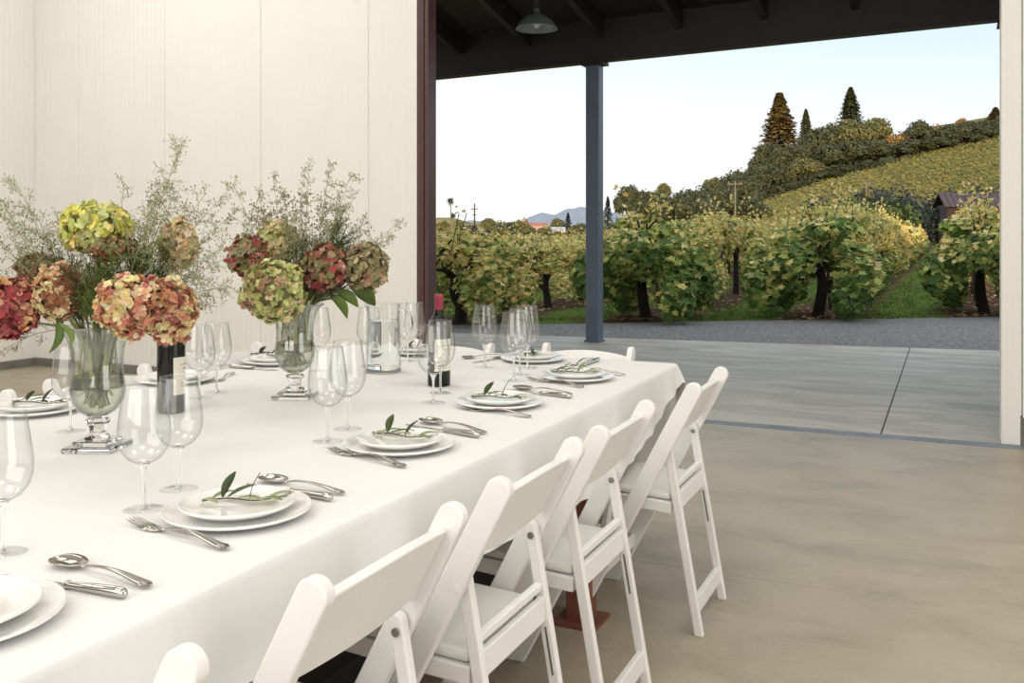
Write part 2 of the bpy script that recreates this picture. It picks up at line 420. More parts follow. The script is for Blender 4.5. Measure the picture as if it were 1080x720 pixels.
# ------------------------------------------------------------------ outdoor ground
gravel = mat('grey_gravel', (.10, .10, .10), .9, c2=(.36, .35, .335), vscale=38, bump=1.0, bscale=45, detail=10)
def gz(x, y): return 0.0
g1 = P(430, 344.2); g2 = P(1100, 333.3)
gsl = (g2.y - g1.y) / (g2.x - g1.x)
gy = lambda x: g1.y + (x - g1.x) * gsl
m = MB(); ee = (e2.y - e1.y) / (e2.x - e1.x)
n = 40; vs = []; fs = []
for k in range(n + 1):
    x = -20 + 50 * k / n
    for j in range(7):
        ya = e1.y + (x - e1.x) * ee - .05; yb = gy(x) + .25; f = j / 6
        vs.append(Vector((x, ya + (yb - ya) * f, -.02 + .01 * sin(f * pi) + .006 * mnoise.noise(Vector((x * 1.5, f * 4, 0))))))
for k in range(n):
    for j in range(6): a = k * 7 + j; fs.append((a, a + 7, a + 8, a + 1))
m.add(vs, fs, True); o = m.build('gravel_road', gravel); o['kind'] = 'structure'

def soil_mat():
    m, nt, b = nodes('vineyard_soil'); tc = nt.nodes.new('ShaderNodeTexCoord'); b.inputs['Roughness'].default_value = .95
    b.inputs['Specular IOR Level'].default_value = .1
    sp = nt.nodes.new('ShaderNodeSeparateXYZ'); nt.links.new(tc.outputs['Object'], sp.inputs[0])
    wv = nt.nodes.new('ShaderNodeMath'); wv.operation = 'MULTIPLY'; wv.inputs[1].default_value = 2 * pi / 2.4
    nt.links.new(sp.outputs['X'], wv.inputs[0])
    cs = nt.nodes.new('ShaderNodeMath'); cs.operation = 'COSINE'; nt.links.new(wv.outputs[0], cs.inputs[0])
    n = nt.nodes.new('ShaderNodeTexNoise'); n.inputs['Scale'].default_value = 1.4; n.inputs['Detail'].default_value = 7; n.inputs['Roughness'].default_value = .7
    nt.links.new(tc.outputs['Object'], n.inputs['Vector'])
    ad = nt.nodes.new('ShaderNodeMath'); ad.operation = 'MULTIPLY_ADD'; ad.inputs[1].default_value = -.22; nt.links.new(cs.outputs[0], ad.inputs[0]); nt.links.new(n.outputs['Fac'], ad.inputs[2])
    r = nt.nodes.new('ShaderNodeValToRGB'); e = r.color_ramp.elements
    e[0].position = .42; e[0].color = (.10, .062, .038, 1); e[1].position = .62; e[1].color = (.13, .20, .035, 1)
    q = e.new(.50); q.color = (.15, .11, .05, 1)
    nt.links.new(ad.outputs[0], r.inputs[0]); nt.links.new(r.outputs[0], b.inputs['Base Color'])
    n2 = nt.nodes.new('ShaderNodeTexNoise'); n2.inputs['Scale'].default_value = 14; n2.inputs['Detail'].default_value = 8
    nt.links.new(tc.outputs['Object'], n2.inputs['Vector'])
    bp = nt.nodes.new('ShaderNodeBump'); bp.inputs['Strength'].default_value = 1; bp.inputs['Distance'].default_value = .1
    nt.links.new(n2.outputs['Fac'], bp.inputs['Height']); nt.links.new(bp.outputs[0], b.inputs['Normal'])
    return m
V0 = Vector((.322 * 14.95, 14.95, 0))               # first vine of the middle row: origin of vineyard frame
m = MB(); vs = []; fs = []
nx, ny = 90, 60
for i in range(nx + 1):
    for j in range(ny + 1):
        y = 150 * (j / ny) ** 1.6; x = (-1 + 2 * i / nx) * (42 + .9 * y); y += gy(max(-14, min(24, x)))
        q = Vector((x, y, -.03 + .05 * mnoise.noise(Vector((x * .5, y * .5, 3))) * min(1, j / 2))) - V0
        vs.append(Vector((q.dot(V), q.dot(U), q.z)))
for i in range(nx):
    for j in range(ny): a = i * (ny + 1) + j; fs.append((a, a + ny + 1, a + ny + 2, a + 1))
m.add(vs, fs, True); o = m.build('vineyard_ground', soil_mat(), loc=V0, rz=ANG_V); o['kind'] = 'structure'

# ------------------------------------------------------------------ vines
GREEN = [(.12, .20, .045), (.15, .24, .05), (.08, .15, .035), (.22, .30, .07), (.12, .21, .06)]
LIME = [(.50, .54, .13), (.58, .59, .17), (.42, .49, .13), (.62, .59, .19)]
GOLD = [(.90, .69, .26), (.84, .66, .22), (.92, .75, .37), (.85, .56, .20), (.80, .69, .32)]
TAN = [(.55, .36, .18), (.62, .46, .26), (.42, .22, .10)]
def lobed(m, c, size, nrm, spin, col):
    a, b, n = frame(nrm, spin); m.cur = col
    P_ = [(0, -.45), (.42, -.55), (.30, -.12), (.62, .10), (.28, .22), (.0, .68)]
    R_ = [c + (a * p[0] + b * p[1]) * size + n * (abs(p[0]) * .28 * size) for p in P_]
    L_ = [c + (-a * p[0] + b * p[1]) * size + n * (abs(p[0]) * .28 * size) for p in P_[1:-1]]
    m.add(R_ + L_, [(0, 1, 2, 3, 4, 5), (0, 5, 9, 8, 7, 6)], False)
def diamond(m, c, size, nrm, spin, col, asp=.6):
    a, b, n = frame(nrm, spin); m.cur = col
    m.add([c - b * size * .5, c + a * size * asp * .5, c + b * size * .55 + n * size * .1, c - a * size * asp * .5], [(0, 1, 2, 3)], False)
def vine_leaves(n, green, hang, seed, leaf=.10, fancy=True):
    xs = .35 if hang > 5 else .24
    rs = random.getstate(); random.seed(seed); m = MB()
    clumps = []
    for k in range(11):                               # canopy clumps along the cordon, along local y (row)
        clumps.append((Vector((rnd(-xs, xs), rnd(-.9, .9), rnd(.85 if hang > 5 else 1.0, 1.45))), Vector((rnd(.15, .38), rnd(.18, .40), rnd(.14, .32)))))
    for k in range(hang):
        s = random.choice((-1, 1)); clumps.append((Vector((s * rnd(.25, .65), rnd(-.85, .85), rnd(.35, .95))), Vector((rnd(.14, .24), rnd(.25, .4), rnd(.3, .48)))))
    for k in range(n):
        c, r = random.choice(clumps); d = rdir(); rr = rnd(.55, 1.0) ** .6
        p = c + Vector((d.x * r.x, d.y * r.y, d.z * r.z)) * rr
        if p.z < .06: continue
        h = p.z / 1.5; q = random.random() + .45 * mnoise.noise(p * 1.8 + Vector((seed, 0, 0)))
        if q < green * (1.15 - .75 * h): col = random.choice(GREEN)
        elif q < green * (1.15 - .75 * h) + .33: col = random.choice(LIME)
        elif q > 1.08 + .3 * (1 - h): col = random.choice(TAN)
        else: col = random.choice(GOLD)
        f = rnd(.8, 1.2); col = tuple(x * f for x in col)
        nr = (d + Vector((0, 0, .35)) + rdir() * .7)
        if fancy: lobed(m, p, leaf * rnd(.7, 1.25), nr, rnd(0, 6.28), col)
        else: diamond(m, p, leaf * rnd(1.2, 1.9), nr, rnd(0, 6.28), col, .9)
    for k in range(7):                                # upright shoots with leaves
        b0 = Vector((rnd(-.2, .2), rnd(-.8, .8), 1.2)); tp = b0 + Vector((rnd(-.2, .2), rnd(-.25, .25), rnd(.3, .8)))
        m.cur = (.16, .10, .05); m.tube([b0, tp], .006, 3, cap=False)
        for j in range(14 if fancy else 5):
            p = b0.lerp(tp, j / 12 if fancy else j / 5) + rdir() * .06; col = random.choice(GOLD + LIME)
            if fancy: lobed(m, p, leaf * rnd(.5, .95), rdir(), rnd(0, 6.28), col)
            else: diamond(m, p, leaf * 1.3, rdir(), 0, col, .9)
    if not fancy: m.cur = (.03, .022, .018); m.tube([(0, 0, -.15), (.03, .02, .5), (0, 0, 1.1)], [.07, .06, .04], 5)
    random.setstate(rs); return m
def vine_trunk(seed):
    rs = random.getstate(); random.seed(seed); m = MB()
    pts = [(rnd(-.03, .03), rnd(-.03, .03), -.03), (rnd(-.04, .04), rnd(-.04, .04), .25), (rnd(-.05, .05), rnd(-.05, .05), .55), (0, 0, .8)]
    m.tube(bez(pts, 4), [.075 - .002 * i for i in range(13)], 8)
    for s in (-1, 1):
        m.tube(bez([(0, 0, .72), (rnd(-.04, .04), s * .3, rnd(.9, .98)), (rnd(-.08, .08), s * .6, rnd(.92, 1.02)), (rnd(-.06, .06), s * .85, rnd(.95, 1.1))], 4), [.055 - .003 * i for i in range(13)], 7)
        for k in range(6):
            y = s * rnd(.05, .8); m.tube(bez([(0, y, .94), (rnd(-.15, .15), y + rnd(-.1, .1), 1.2), (rnd(-.3, .3), y + rnd(-.2, .2), rnd(1.25, 1.5))], 3), .012, 4)
    random.setstate(rs); return m
vine_master = []
for i, (n, g, h) in enumerate(((4600, .85, 18), (3800, .40, 14), (1900, .30, 3), (1700, .20, 2), (1700, .12, 2))):
    lm = vine_leaves(n, g, h, 131 + i, leaf=.085 if i < 1 else .068); tm = vine_trunk(200 + i)
    vine_master.append((lm, tm))
fol_me = []; tr_me = []
def mesh_only(mb, name, mt):
    o = mb.build(name, mt); me = o.data; bpy.data.objects.remove(o); return me
for i, (lm, tm) in enumerate(vine_master):
    fol_me.append(mesh_only(lm, 'foliage', M['leaf'])); tr_me.append(mesh_only(tm, 'trunk', M['bark']))
far_me = []
for i in range(4):
    lm = vine_leaves(800, .24, 3, 300 + i, leaf=.10, fancy=False); far_me.append(mesh_only(lm, 'far_vine', M['leaf']))
cnt = 0
rows = range(-13, 3)
def row_height(k):
    return {1: 1.12, 0: 1.08, -1: 1.06, -2: .80}.get(k, .74 if k < -2 else 1.15)
for k in rows:
    j = 0
    start = V0 + V * (2.4 * k)
    # slide along the row so that it begins behind the gravel
    tpar = 0.0
    while True:
        q = start + U * tpar
        if q.y > gy(q.x) + .75: break
        tpar += .05
    while tpar > -60:
        q = start + U * (tpar - .05)
        if q.y <= gy(q.x) + .75: break
        tpar -= .05
    while True:
        q = start + U * (tpar + j * 1.75); j += 1
        if q.y > 64: break
        px = HX + q.x / q.y * F
        if px < 430 or px > 1075: continue
        hs = row_height(k) * rnd(.88, 1.08)
        near = q.y < 34
        wh = {1: 'row by the white wall end', 0: 'middle row', -1: 'row right of the steel post', -2: 'row left of the steel post'}.get(k, 'rows spreading left')
        gp = 'grapevines of the ' + wh
        if near:
            var = ((0 if k > -2 else 1) if j == 1 else random.choice((2, 3, 4)))
            t = empty('grapevine', Vector((q.x, q.y, -.03)), ANG_V + random.choice((0, pi)), 1)
            t.scale = (rnd(.95, 1.1) * (1.3 if j == 1 else 1), 1.02, hs)
            f = bpy.data.objects.new('foliage', fol_me[var]); COL.objects.link(f); f.parent = t
            g = bpy.data.objects.new('trunk', tr_me[var]); COL.objects.link(g); g.parent = t
            if j == 1: tag(t, 'bushy green grapevine at the gravel edge, first of the ' + wh, 'grapevine')
            else: tag(t, 'golden and green grapevine in the ' + wh + ', behind its first vine', 'grapevine', gp)
        else:
            t = bpy.data.objects.new('grapevine', random.choice(far_me)); COL.objects.link(t)
            t.location = (q.x, q.y, -.03); t.rotation_euler = (0, 0, ANG_V + random.choice((0, pi))); t.scale = (1.15, 1.05, hs)
            tag(t, 'small far golden grapevine towards the end of the ' + wh, 'grapevine', 'far ' + gp)
        cnt += 1
print('vines', cnt)
# grass and fallen leaves under the vines near the road
m = MB()
for k in range(9000):
    y = 14.4 + 16 * random.random() ** 1.5; x = rnd(-.12, .56) * y
    if y < gy(x) + .15: continue
    q = Vector((x, y, 0)) - V0; c = cos(2 * pi * q.dot(V) / 2.4)
    if c > .15 + .5 * mnoise.noise(Vector((x, y, 0))): 
        if random.random() < .35: m.cur = None; lobed(m, Vector((x, y, .0)), .07, Vector((rnd(-.4, .4), rnd(-.4, .4), 1)), rnd(0, 6), tuple(v * .8 for v in random.choice(TAN)))
        continue
    col = random.choice([(.10, .17, .03), (.14, .22, .04), (.08, .14, .03), (.2, .24, .06)]); m.cur = col
    for j in range(3):
        a = rnd(0, 6.28); w_ = .012; h = rnd(.03, .065); dx, dy = cos(a), sin(a); o_ = Vector((x + rnd(-.05, .05), y + rnd(-.05, .05), -.03))
        m.add([o_ + Vector((dx * w_, dy * w_, 0)), o_ - Vector((dx * w_, dy * w_, 0)), o_ + Vector((rnd(-.04, .04), rnd(-.04, .04), h))], [(0, 1, 2)], False)
tag(m.build('grass_and_leaf_litter', M['leaf']), 'short green grass and fallen leaves between the vine rows', 'grass', kind='stuff')

# ------------------------------------------------------------------ hillside and far landscape
UB = [(560, 248), (650, 244), (700, 238), (760, 228), (810, 213), (870, 193), (950, 172), (1055, 147), (1150, 132), (1400, 110)]
RG = [(560, 248), (650, 240), (700, 228), (760, 216), (800, 204), (830, 184), (870, 166), (900, 158), (950, 155), (1000, 150), (1055, 136), (1150, 122), (1400, 100)]
def lut(tab, px):
    if px <= tab[0][0]: return tab[0][1]
    for (a, ya), (b_, yb) in zip(tab, tab[1:]):
        if px <= b_: return ya + (yb - ya) * (px - a) / (b_ - a)
    return tab[-1][1]
def smooth(t): t = max(0, min(1, t)); return t * t * (3 - 2 * t)
def hz(x, y):
    px = HX + x / (.35 * y + .65 * 225) * F
    ub, rg = lut(UB, px), lut(RG, px)
    a = (248 - ub) * smooth((y - 105) / 120) ** .8 + (ub - rg) * smooth((y - 222) / 75)
    a *= 1 - .35 * smooth((y - 300) / 90)
    return (1.28 + a * y / F) * smooth((y - 100) / 50)
m = MB(); vs = []; fs = []; nx, ny = 80, 60
for i in range(nx + 1):
    for j in range(ny + 1):
        y = 100 + 290 * j / ny; x = -40 + 370 * i / nx; vs.append(Vector((x, y, hz(x, y) - .06)))
for i in range(nx):
    for j in range(ny): a = i * (ny + 1) + j; fs.append((a, a + ny + 1, a + ny + 2, a + 1))
m.add(vs, fs, True)
o = m.build('hillside', mat('dry_hill_grass', (.11, .13, .035), .95, c2=(.20, .18, .06), vscale=.12, bump=.5, bscale=2, spec=.1)); o['kind'] = 'structure'
m = MB(); m.add([Vector((-900, 100, -.12)), Vector((900, 100, -.12)), Vector((1400, 2400, -.12)), Vector((-1400, 2400, -.12))], [(0, 1, 2, 3)], False)
o = m.build('valley_ground', mat('valley_fields', (.36, .30, .15), .95, c2=(.22, .24, .09), vscale=.02, spec=.1)); o['kind'] = 'structure'
def range_(name, D0, prof, m_, depth, base=0):
    m = MB(); vs = []; fs = []; n = 160; p0, p1 = prof[0][0], prof[-1][0]
    for k in range(n + 1):
        px = p0 + (p1 - p0) * k / n
        for (a, ya), (b_, yb) in zip(prof, prof[1:]):
            if px <= b_ + 1e-6: f = (px - a) / (b_ - a); f = f * f * (3 - 2 * f); y = ya + (yb - ya) * f; break
        h = (248 - y) / F * D0 + CAMZ + mnoise.noise(Vector((px * .13, 0, D0))) * D0 * .0018
        x = (px - HX) / F * D0
        for j in range(9):
            f = j / 8; hh = max(-2, h) * sin(f * pi / 2 * 1.0) ** 1.0 if j < 8 else h
            hh += mnoise.noise(Vector((px * .1, j * .9, 7))) * h * .06 * sin(f * pi)
            vs.append(Vector((x, D0 - depth * (1 - f), hh if j else -1)))
        vs.append(Vector((x, D0 + depth, -1)))
    for k in range(n):
        for j in range(9): a = k * 10 + j; fs.append((a, a + 10, a + 11, a + 1))
    m.add(vs, fs, True); o = m.build(name, m_); o['kind'] = 'structure'
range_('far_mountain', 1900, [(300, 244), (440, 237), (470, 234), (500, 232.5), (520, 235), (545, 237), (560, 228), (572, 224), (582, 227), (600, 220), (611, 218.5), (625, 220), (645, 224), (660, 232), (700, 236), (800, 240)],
       mat('hazed_chaparral', (.30, .34, .40), 1, c2=(.36, .40, .46), vscale=.012, spec=0), 380)  # distance haze is mixed into this bluish base colour
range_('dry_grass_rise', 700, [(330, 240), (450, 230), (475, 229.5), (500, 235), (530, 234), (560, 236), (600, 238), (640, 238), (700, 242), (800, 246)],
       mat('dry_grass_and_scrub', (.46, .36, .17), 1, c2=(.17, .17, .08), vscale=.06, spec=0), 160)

def crown(n, size, pal, seed, shape='oak', asp=.9):
    rs = random.getstate(); random.seed(seed); m = MB(); cl = []
    if shape == 'oak':
        for k in range(26):
            d = rdir(); d.z = abs(d.z) * .9 - .15
            cl.append((Vector((d.x * .33, d.y * .33, .56 + d.z * .28)), rnd(.12, .21)))
    elif shape == 'shrub':
        for k in range(22):
            cl.append((Vector((rnd(-.36, .36), rnd(-.36, .36), rnd(.15, .62))), rnd(.15, .28)))
    for k in range(n):
        c, r = random.choice(cl); d = rdir(); p = c + d * r * rnd(.6, 1.05)
        if p.z < 0: p.z = rnd(0, .1)
        f = rnd(.75, 1.25); col = tuple(v * f for v in random.choice(pal))
        diamond(m, p, size * rnd(.7, 1.3), d + rdir() * .5 + Vector((0, 0, .3)), rnd(0, 6.28), col, asp)
    random.setstate(rs); return m
def conifer(n, pal, seed, wid=.21, droop=.25):
    rs = random.getstate(); random.seed(seed); m = MB(); lv = 26
    for k in range(n):
        t = rnd(0, 1) ** .8; lev = min(.995, t); z = .10 + .90 * lev
        li = int(lev * 40); bi = random.choice(range(9)); w_ = wid * (1 - lev) ** .88 * (.55 + .62 * ((li * 7919 + bi * 104729 + seed * 31) % 97) / 97) + .010
        a = bi * 2 * pi / 9 + li * 2.1 + rnd(-.2, .2); r = w_ * rnd(.05, 1.0) ** .5
        p = Vector((r * cos(a), r * sin(a), z - droop * r + rnd(-.006, .006)))
        f = rnd(.75, 1.25); col = tuple(v * f for v in random.choice(pal))
        diamond(m, p, .038, Vector((cos(a) * .3, sin(a) * .3, 1)) + rdir() * .5, rnd(0, 6), col, .7)
    random.setstate(rs); return m
OAK = [(.10, .115, .05), (.075, .09, .04), (.13, .13, .06), (.085, .10, .05)]
OAKL = [(.18, .19, .07), (.24, .21, .08), (.14, .16, .06)]
GRN = [(.09, .14, .035), (.12, .17, .04), (.07, .11, .03)]
BLUE = [(.045, .06, .06), (.06, .075, .07), (.05, .06, .05)]
FALL = [(.42, .24, .06), (.35, .15, .05), (.45, .33, .10), (.2, .15, .06)]
RED = [(.40, .27, .09), (.46, .33, .12), (.24, .19, .08), (.14, .13, .06)]
def tr(n, size, pal, seed, shape): return mesh_only(crown(int(n * 1.9), size * 1.15, pal, seed, shape), 'crown', M['leaf'])
TM = {'oak': [tr(1500, .055, OAK, 1, 'oak'), tr(1500, .055, OAK, 2, 'oak')], 'light': [tr(1400, .055, OAKL, 3, 'oak')], 'green': [tr(1400, .055, GRN, 4, 'shrub')],
      'blue': [tr(1300, .05, BLUE, 5, 'shrub')], 'fall': [tr(1100, .055, FALL, 6, 'oak')], 'shrub': [tr(1300, .05, OAK, 7, 'shrub')],
      'redwood': [mesh_only(conifer(6500, RED, 8), 'crown', M['leaf'])], 'fir': [mesh_only(conifer(5500, OAK + OAKL, 9, .24), 'crown', M['leaf'])],
      'cypress': [mesh_only(conifer(2400, BLUE, 10, .26), 'crown', M['leaf'])]}
tm = MB(); tm.tube([(0, 0, -.05), (.01, 0, .2), (0, .01, .5)], [.035, .028, .015], 6)
for k in range(5):
    a = k * 1.26; tm.tube([(0, 0, .28), (.12 * cos(a), .12 * sin(a), .45), (.25 * cos(a), .25 * sin(a), .62)], [.014, .010, .005], 4)
TRUNK = mesh_only(tm, 'trunk', M['bark'])
tm = MB(); tm.tube([(0, 0, -.03), (0, 0, .5), (0, 0, .98)], [.018, .012, .003], 6); CTRUNK = mesh_only(tm, 'trunk', M['bark'])
def tree(kind, px, top, Dd, hpx, wpx, label, cat='tree', group=None, name=None):
    """hpx, wpx: size in photo pixels at distance Dd"""
    h = hpx / F * Dd; wd = wpx / F * Dd; x = (px - HX) / F * Dd; zt = CAMZ - (top - HY) / F * Dd
    con = kind in ('redwood', 'fir', 'cypress')
    if kind in ('oak', 'light', 'shrub', 'fall') and px > 790:
        lim = lut(UB, px) + 2; hpx = min(hpx, max(13, lim - top)); top = min(top, lim - hpx)
    if Dd > 185 and px > 650 or kind in ('oak', 'light', 'shrub') and px > 650:      # stand it on the hill where its foot shows
        base = top + hpx * .92; y = 125.0
        while y < 300 and HY - (hz((px - HX) / F * y, y) - CAMZ) / y * F > base: y += 1
        Dd = y; h = hpx / F * Dd; wd = wpx / F * Dd; x = (px - HX) / F * Dd; zt = CAMZ - (top - HY) / F * Dd
    elif px < 650 or kind in ('blue', 'green'):
        g = hz(x, Dd) if px > 650 else 0.0
        if zt - g > h * .5: h = zt - g
    sx = wd / (.21 if kind == 'redwood' else .38) if con else wd / .98
    t = empty(name or {'shrub': 'shrub', 'blue': 'shrub', 'green': 'shrub'}.get(kind, 'conifer' if con else 'tree'), Vector((x, Dd, zt - h * (1.0 if con else .98))), rnd(0, 6.28))
    t.scale = (sx, sx, h if con else h / .96)
    f = bpy.data.objects.new('crown', random.choice(TM[kind])); COL.objects.link(f); f.parent = t
    if kind not in ('blue', 'green', 'shrub'):
        g = bpy.data.objects.new('trunk', CTRUNK if con else TRUNK); COL.objects.link(g); g.parent = t
    tag(t, label, cat, group); return t
# the three tall conifers on the ridge
tree('redwood', 822, 98, 262, 86, 31, 'tallest conifer on the ridge, its side lit orange', 'conifer')
tree('fir', 850, 115, 266, 48, 20, 'small thin conifer between the two tall ridge conifers', 'conifer')
tree('fir', 897, 92, 262, 60, 33, 'broad green conifer standing up from the oaks at the hilltop', 'conifer')
tree('cypress', 641, 207, 150, 44, 16, 'dark pointed conifer just right of the steel post', 'conifer')
tree('redwood', 1050, 113, 262, 22, 14, 'reddish small conifer on the skyline by the white wall', 'conifer')
gA = 'oaks covering the hill below the ridge'
oaks = []
for (px, top, Dd, h, w_, kd) in (
    (728, 198, 160, 46, 44, 'oak'), (704, 201, 160, 44, 40, 'shrub'), (748, 193, 185, 48, 40, 'oak'), (786, 184, 205, 56, 40, 'oak'), (770, 192, 190, 46, 40, 'shrub'), (745, 206, 160, 40, 50, 'shrub'), (675, 199, 150, 44, 36, 'oak'), (790, 200, 185, 40, 46, 'shrub'), (802, 162, 235, 50, 30, 'oak'), (815, 172, 225, 46, 44, 'oak'),
    (663, 194, 150, 52, 34, 'oak'), (690, 200, 155, 46, 38, 'oak'), (715, 204, 150, 44, 40, 'oak'), (676, 205, 145, 40, 30, 'shrub'), (738, 200, 170, 44, 40, 'oak'), (760, 196, 180, 48, 36, 'oak'), (700, 192, 165, 30, 18, 'light'),
    (775, 177, 200, 56, 38, 'oak'), (752, 186, 205, 26, 24, 'light'), (800, 176, 215, 60, 42, 'oak'), (812, 148, 255, 52, 36, 'oak'), (828, 152, 250, 50, 40, 'oak'), (795, 196, 190, 44, 44, 'shrub'), (824, 188, 205, 42, 46, 'shrub'),
    (842, 150, 258, 44, 36, 'oak'), (860, 134, 260, 52, 40, 'oak'), (850, 166, 230, 44, 44, 'light'), (876, 128, 262, 54, 44, 'oak'), (880, 150, 245, 48, 44, 'oak'), (866, 176, 225, 36, 44, 'shrub'), (900, 124, 262, 54, 48, 'light'), (905, 146, 250, 50, 44, 'oak'),
    (922, 122, 262, 52, 42, 'light'), (925, 146, 246, 46, 44, 'oak'), (895, 170, 232, 34, 46, 'shrub'), (945, 150, 240, 44, 46, 'oak'), (925, 168, 232, 28, 44, 'shrub'), (948, 138, 262, 34, 34, 'fall'), (970, 126, 262, 42, 36, 'oak'), (965, 146, 245, 40, 48, 'oak'),
    (985, 131, 266, 28, 30, 'fall'), (990, 144, 246, 38, 44, 'oak'), (1005, 130, 262, 40, 40, 'oak'), (1020, 140, 250, 34, 44, 'oak'), (1025, 127, 262, 36, 36, 'oak'), (1043, 126, 262, 34, 36, 'oak'), (1045, 134, 250, 30, 40, 'oak'), (1066, 120, 262, 40, 40, 'oak'), (1015, 124, 268, 14, 14, 'fall')):
    tree(kd, px, top, Dd, h, w_, {'oak': 'dark green oak on the hill above the sloping vineyard', 'light': 'lighter olive tree on the hill above the sloping vineyard', 'shrub': 'low dark scrub tree on the hill flank left of the sloping vineyard', 'fall': 'orange autumn tree on the skyline of the hill'}[kd],
         'tree', {'oak': 'dark oaks on the hill', 'light': 'olive coloured trees on the hill', 'shrub': 'scrub trees on the hill flank', 'fall': 'orange trees on the skyline'}[kd])
# shrubs at the foot of the hill
gS = 'dark shrubs at the foot of the sloping vineyard'
for (px, top, Dd, h, w_, kd, lb) in (
    (920, 200, 96, 44, 74, 'green', 'large bright green shrub behind the vines at the hill foot'), (930, 186, 130, 44, 62, 'blue', ''), (965, 196, 125, 44, 60, 'blue', ''),
    (868, 198, 130, 36, 50, 'blue', ''), (845, 208, 120, 32, 40, 'shrub', ''), (886, 190, 135, 34, 44, 'shrub', ''), (1015, 185, 118, 30, 50, 'blue', ''), (1050, 186, 118, 30, 40, 'blue', ''), (812, 212, 120, 30, 40, 'shrub', ''), (985, 210, 112, 34, 40, 'blue', '')):
    tree(kd, px, top, Dd, h, w_, lb or 'dark shrub at the foot of the sloping vineyard, left of the barn', 'shrub', None if lb else gS)
# rows of the sloping vineyard
for r_ in range(28):
    y = 118 + r_ * 3.9; m = MB(); nn = 0
    x = .24 * y
    while x < .56 * y:
        px = HX + x / y * F; z = hz(x, y); im = HY - (z - CAMZ) / y * F
        ub = lut(UB, px)
        if px > 800:
            for q_ in range(5):
                col = random.choice([(.25, .22, .055), (.20, .20, .05), (.32, .26, .06), (.15, .17, .04)]); f = rnd(.8, 1.2)
                diamond(m, Vector((x + rnd(-.3, .3), y + rnd(-.45, .45), z + rnd(.1, 1.3))), rnd(.5, .85), Vector((rnd(-.5, .5), -.6, .8)), rnd(0, 6), tuple(v * f for v in col), .9); nn += 1
        x += .42
    if nn > 40: tag(m.build('hillside_vine_row', M['leaf']), 'yellow-green row of vines on the sloping vineyard of the hill', 'vine row', 'vine rows on the hill')
# barn
t = empty('barn', Vector((.495 * 108, 108, 0)), radians(-12)); tag(t, 'dark red-brown metal barn with ridged roof below the hill', 'barn')
zb = CAMZ - (216 - HY) / F * 108; zr = CAMZ - (203 - HY) / F * 108
m = MB(); m.box((0, 0, zb / 2), (8.5, 5, zb)); m.build('barn_wall', mat('barn_red_wall', (.05, .028, .03), .8, var=.2, vscale=.8), t)
m = MB(); vs = [Vector((a * 4.6, c, z)) for a in (-1, 1) for (c, z) in ((-3.2, zb - .3), (0, zr), (3.2, zb - .3), (0, zr - .15))]
m.add(vs, [(0, 4, 5, 1), (1, 5, 6, 2), (0, 1, 3), (1, 2, 3), (4, 7, 5), (5, 7, 6), (0, 3, 7, 4), (2, 6, 7, 3)], False); rf = m.build('roof', mat('rusty_purple_roof', (.065, .042, .05), .6, var=.3, vscale=1.2), t)
m = MB()
for k in range(16): m.box((-4.5 + k * .6, -1.6, (zb - .3 + zr) / 2 + .06), (.06, 3.6, .06), Matrix.Rotation(math.atan2(zr - zb + .3, 3.2), 3, 'X'))
m.build('roof_rib', mat('rusty_roof_rib', (.085, .058, .065), .6, var=.2), rf)
# utility poles
def pole(px, top, bot, Dd, lab, col, arms):
    x = (px - HX) / F * Dd; zt = CAMZ - (top - HY) / F * Dd; zb = CAMZ - (bot - HY) / F * Dd
    t = empty('utility_pole', Vector((x, Dd, 0 if zb < 6 else zb)), 0); z0 = 0 if zb < 6 else zb; tag(t, lab, 'utility pole')
    m = MB(); m.tube([(0, 0, -.2), (0, 0, zt - z0)], [.0010 * Dd, .0007 * Dd], 8); m.build('shaft', col, t)
    for (dz, w_) in arms:
        m = MB(); m.box((0, 0, zt - z0 - dz), (w_, .12, .12)); c_ = m.build('crossarm', col, t)
    m = MB()
    for s in (-1, 1): m.lathe([(0, 0), (.07, 0), (.09, .1), (.05, .2), (0, .22)], 8, (s * .4 * arms[0][1], 0, zt - z0 - arms[0][0] + .06))
    m.build('insulator', M['kerb'], c_)
wood = mat('weathered_pole_wood', (.22, .19, .16), .9, var=.2, vscale=2); dwood = mat('dark_pole_wood', (.07, .05, .04), .9, var=.2, vscale=2)
pole(775.5, 191, 225, 118, 'pale grey utility pole with a crossarm before the hill oaks', wood, [(.35, 1.9)])
pole(500.5, 214.5, 240, 160, 'dark utility pole on the valley floor left of the steel post', dwood, [(1.0, 1.0), (1.9, .8)])
pole(913.5, 192, 205, 122, 'small pale pole among the shrubs below the sloping vineyard', wood, [(.15, 1.2)])
# palms
def palm(px, cy, rr, Dd, lab):
    x = (px - HX) / F * Dd; zc = CAMZ - (cy - HY) / F * Dd; r = rr / F * Dd
    t = empty('palm_tree', Vector((x, Dd, 0)), 0); tag(t, lab, 'palm')
    m = MB(); m.tube([(0, 0, 0), (.1, 0, zc * .5), (0, 0, zc)], [.28, .2, .16], 7); m.build('trunk', wood, t)
    m = MB()
    for k in range(40):
        a = rnd(0, 6.28); up = rnd(-.7, 1); prev = Vector((0, 0, zc))
        m.cur = random.choice(BLUE + OAK)
        for j in range(1, 6):
            f = j / 5; q = Vector((cos(a) * r * f * (1 - abs(up) * .35), sin(a) * r * f * (1 - abs(up) * .35), zc + r * (up * 1.1 * f - .45 * f * f)))
            w_ = .32 * (1 - f * .6); sd = Vector((-sin(a), cos(a), 0)) * w_
            m.add([prev - sd, prev + sd, q + sd * .8 + Vector((0, 0, -.15)), q - sd * .8 + Vector((0, 0, -.15))], [(0, 1, 2, 3)], False); prev = q
    m.build('fronds', M['leaf'], t)
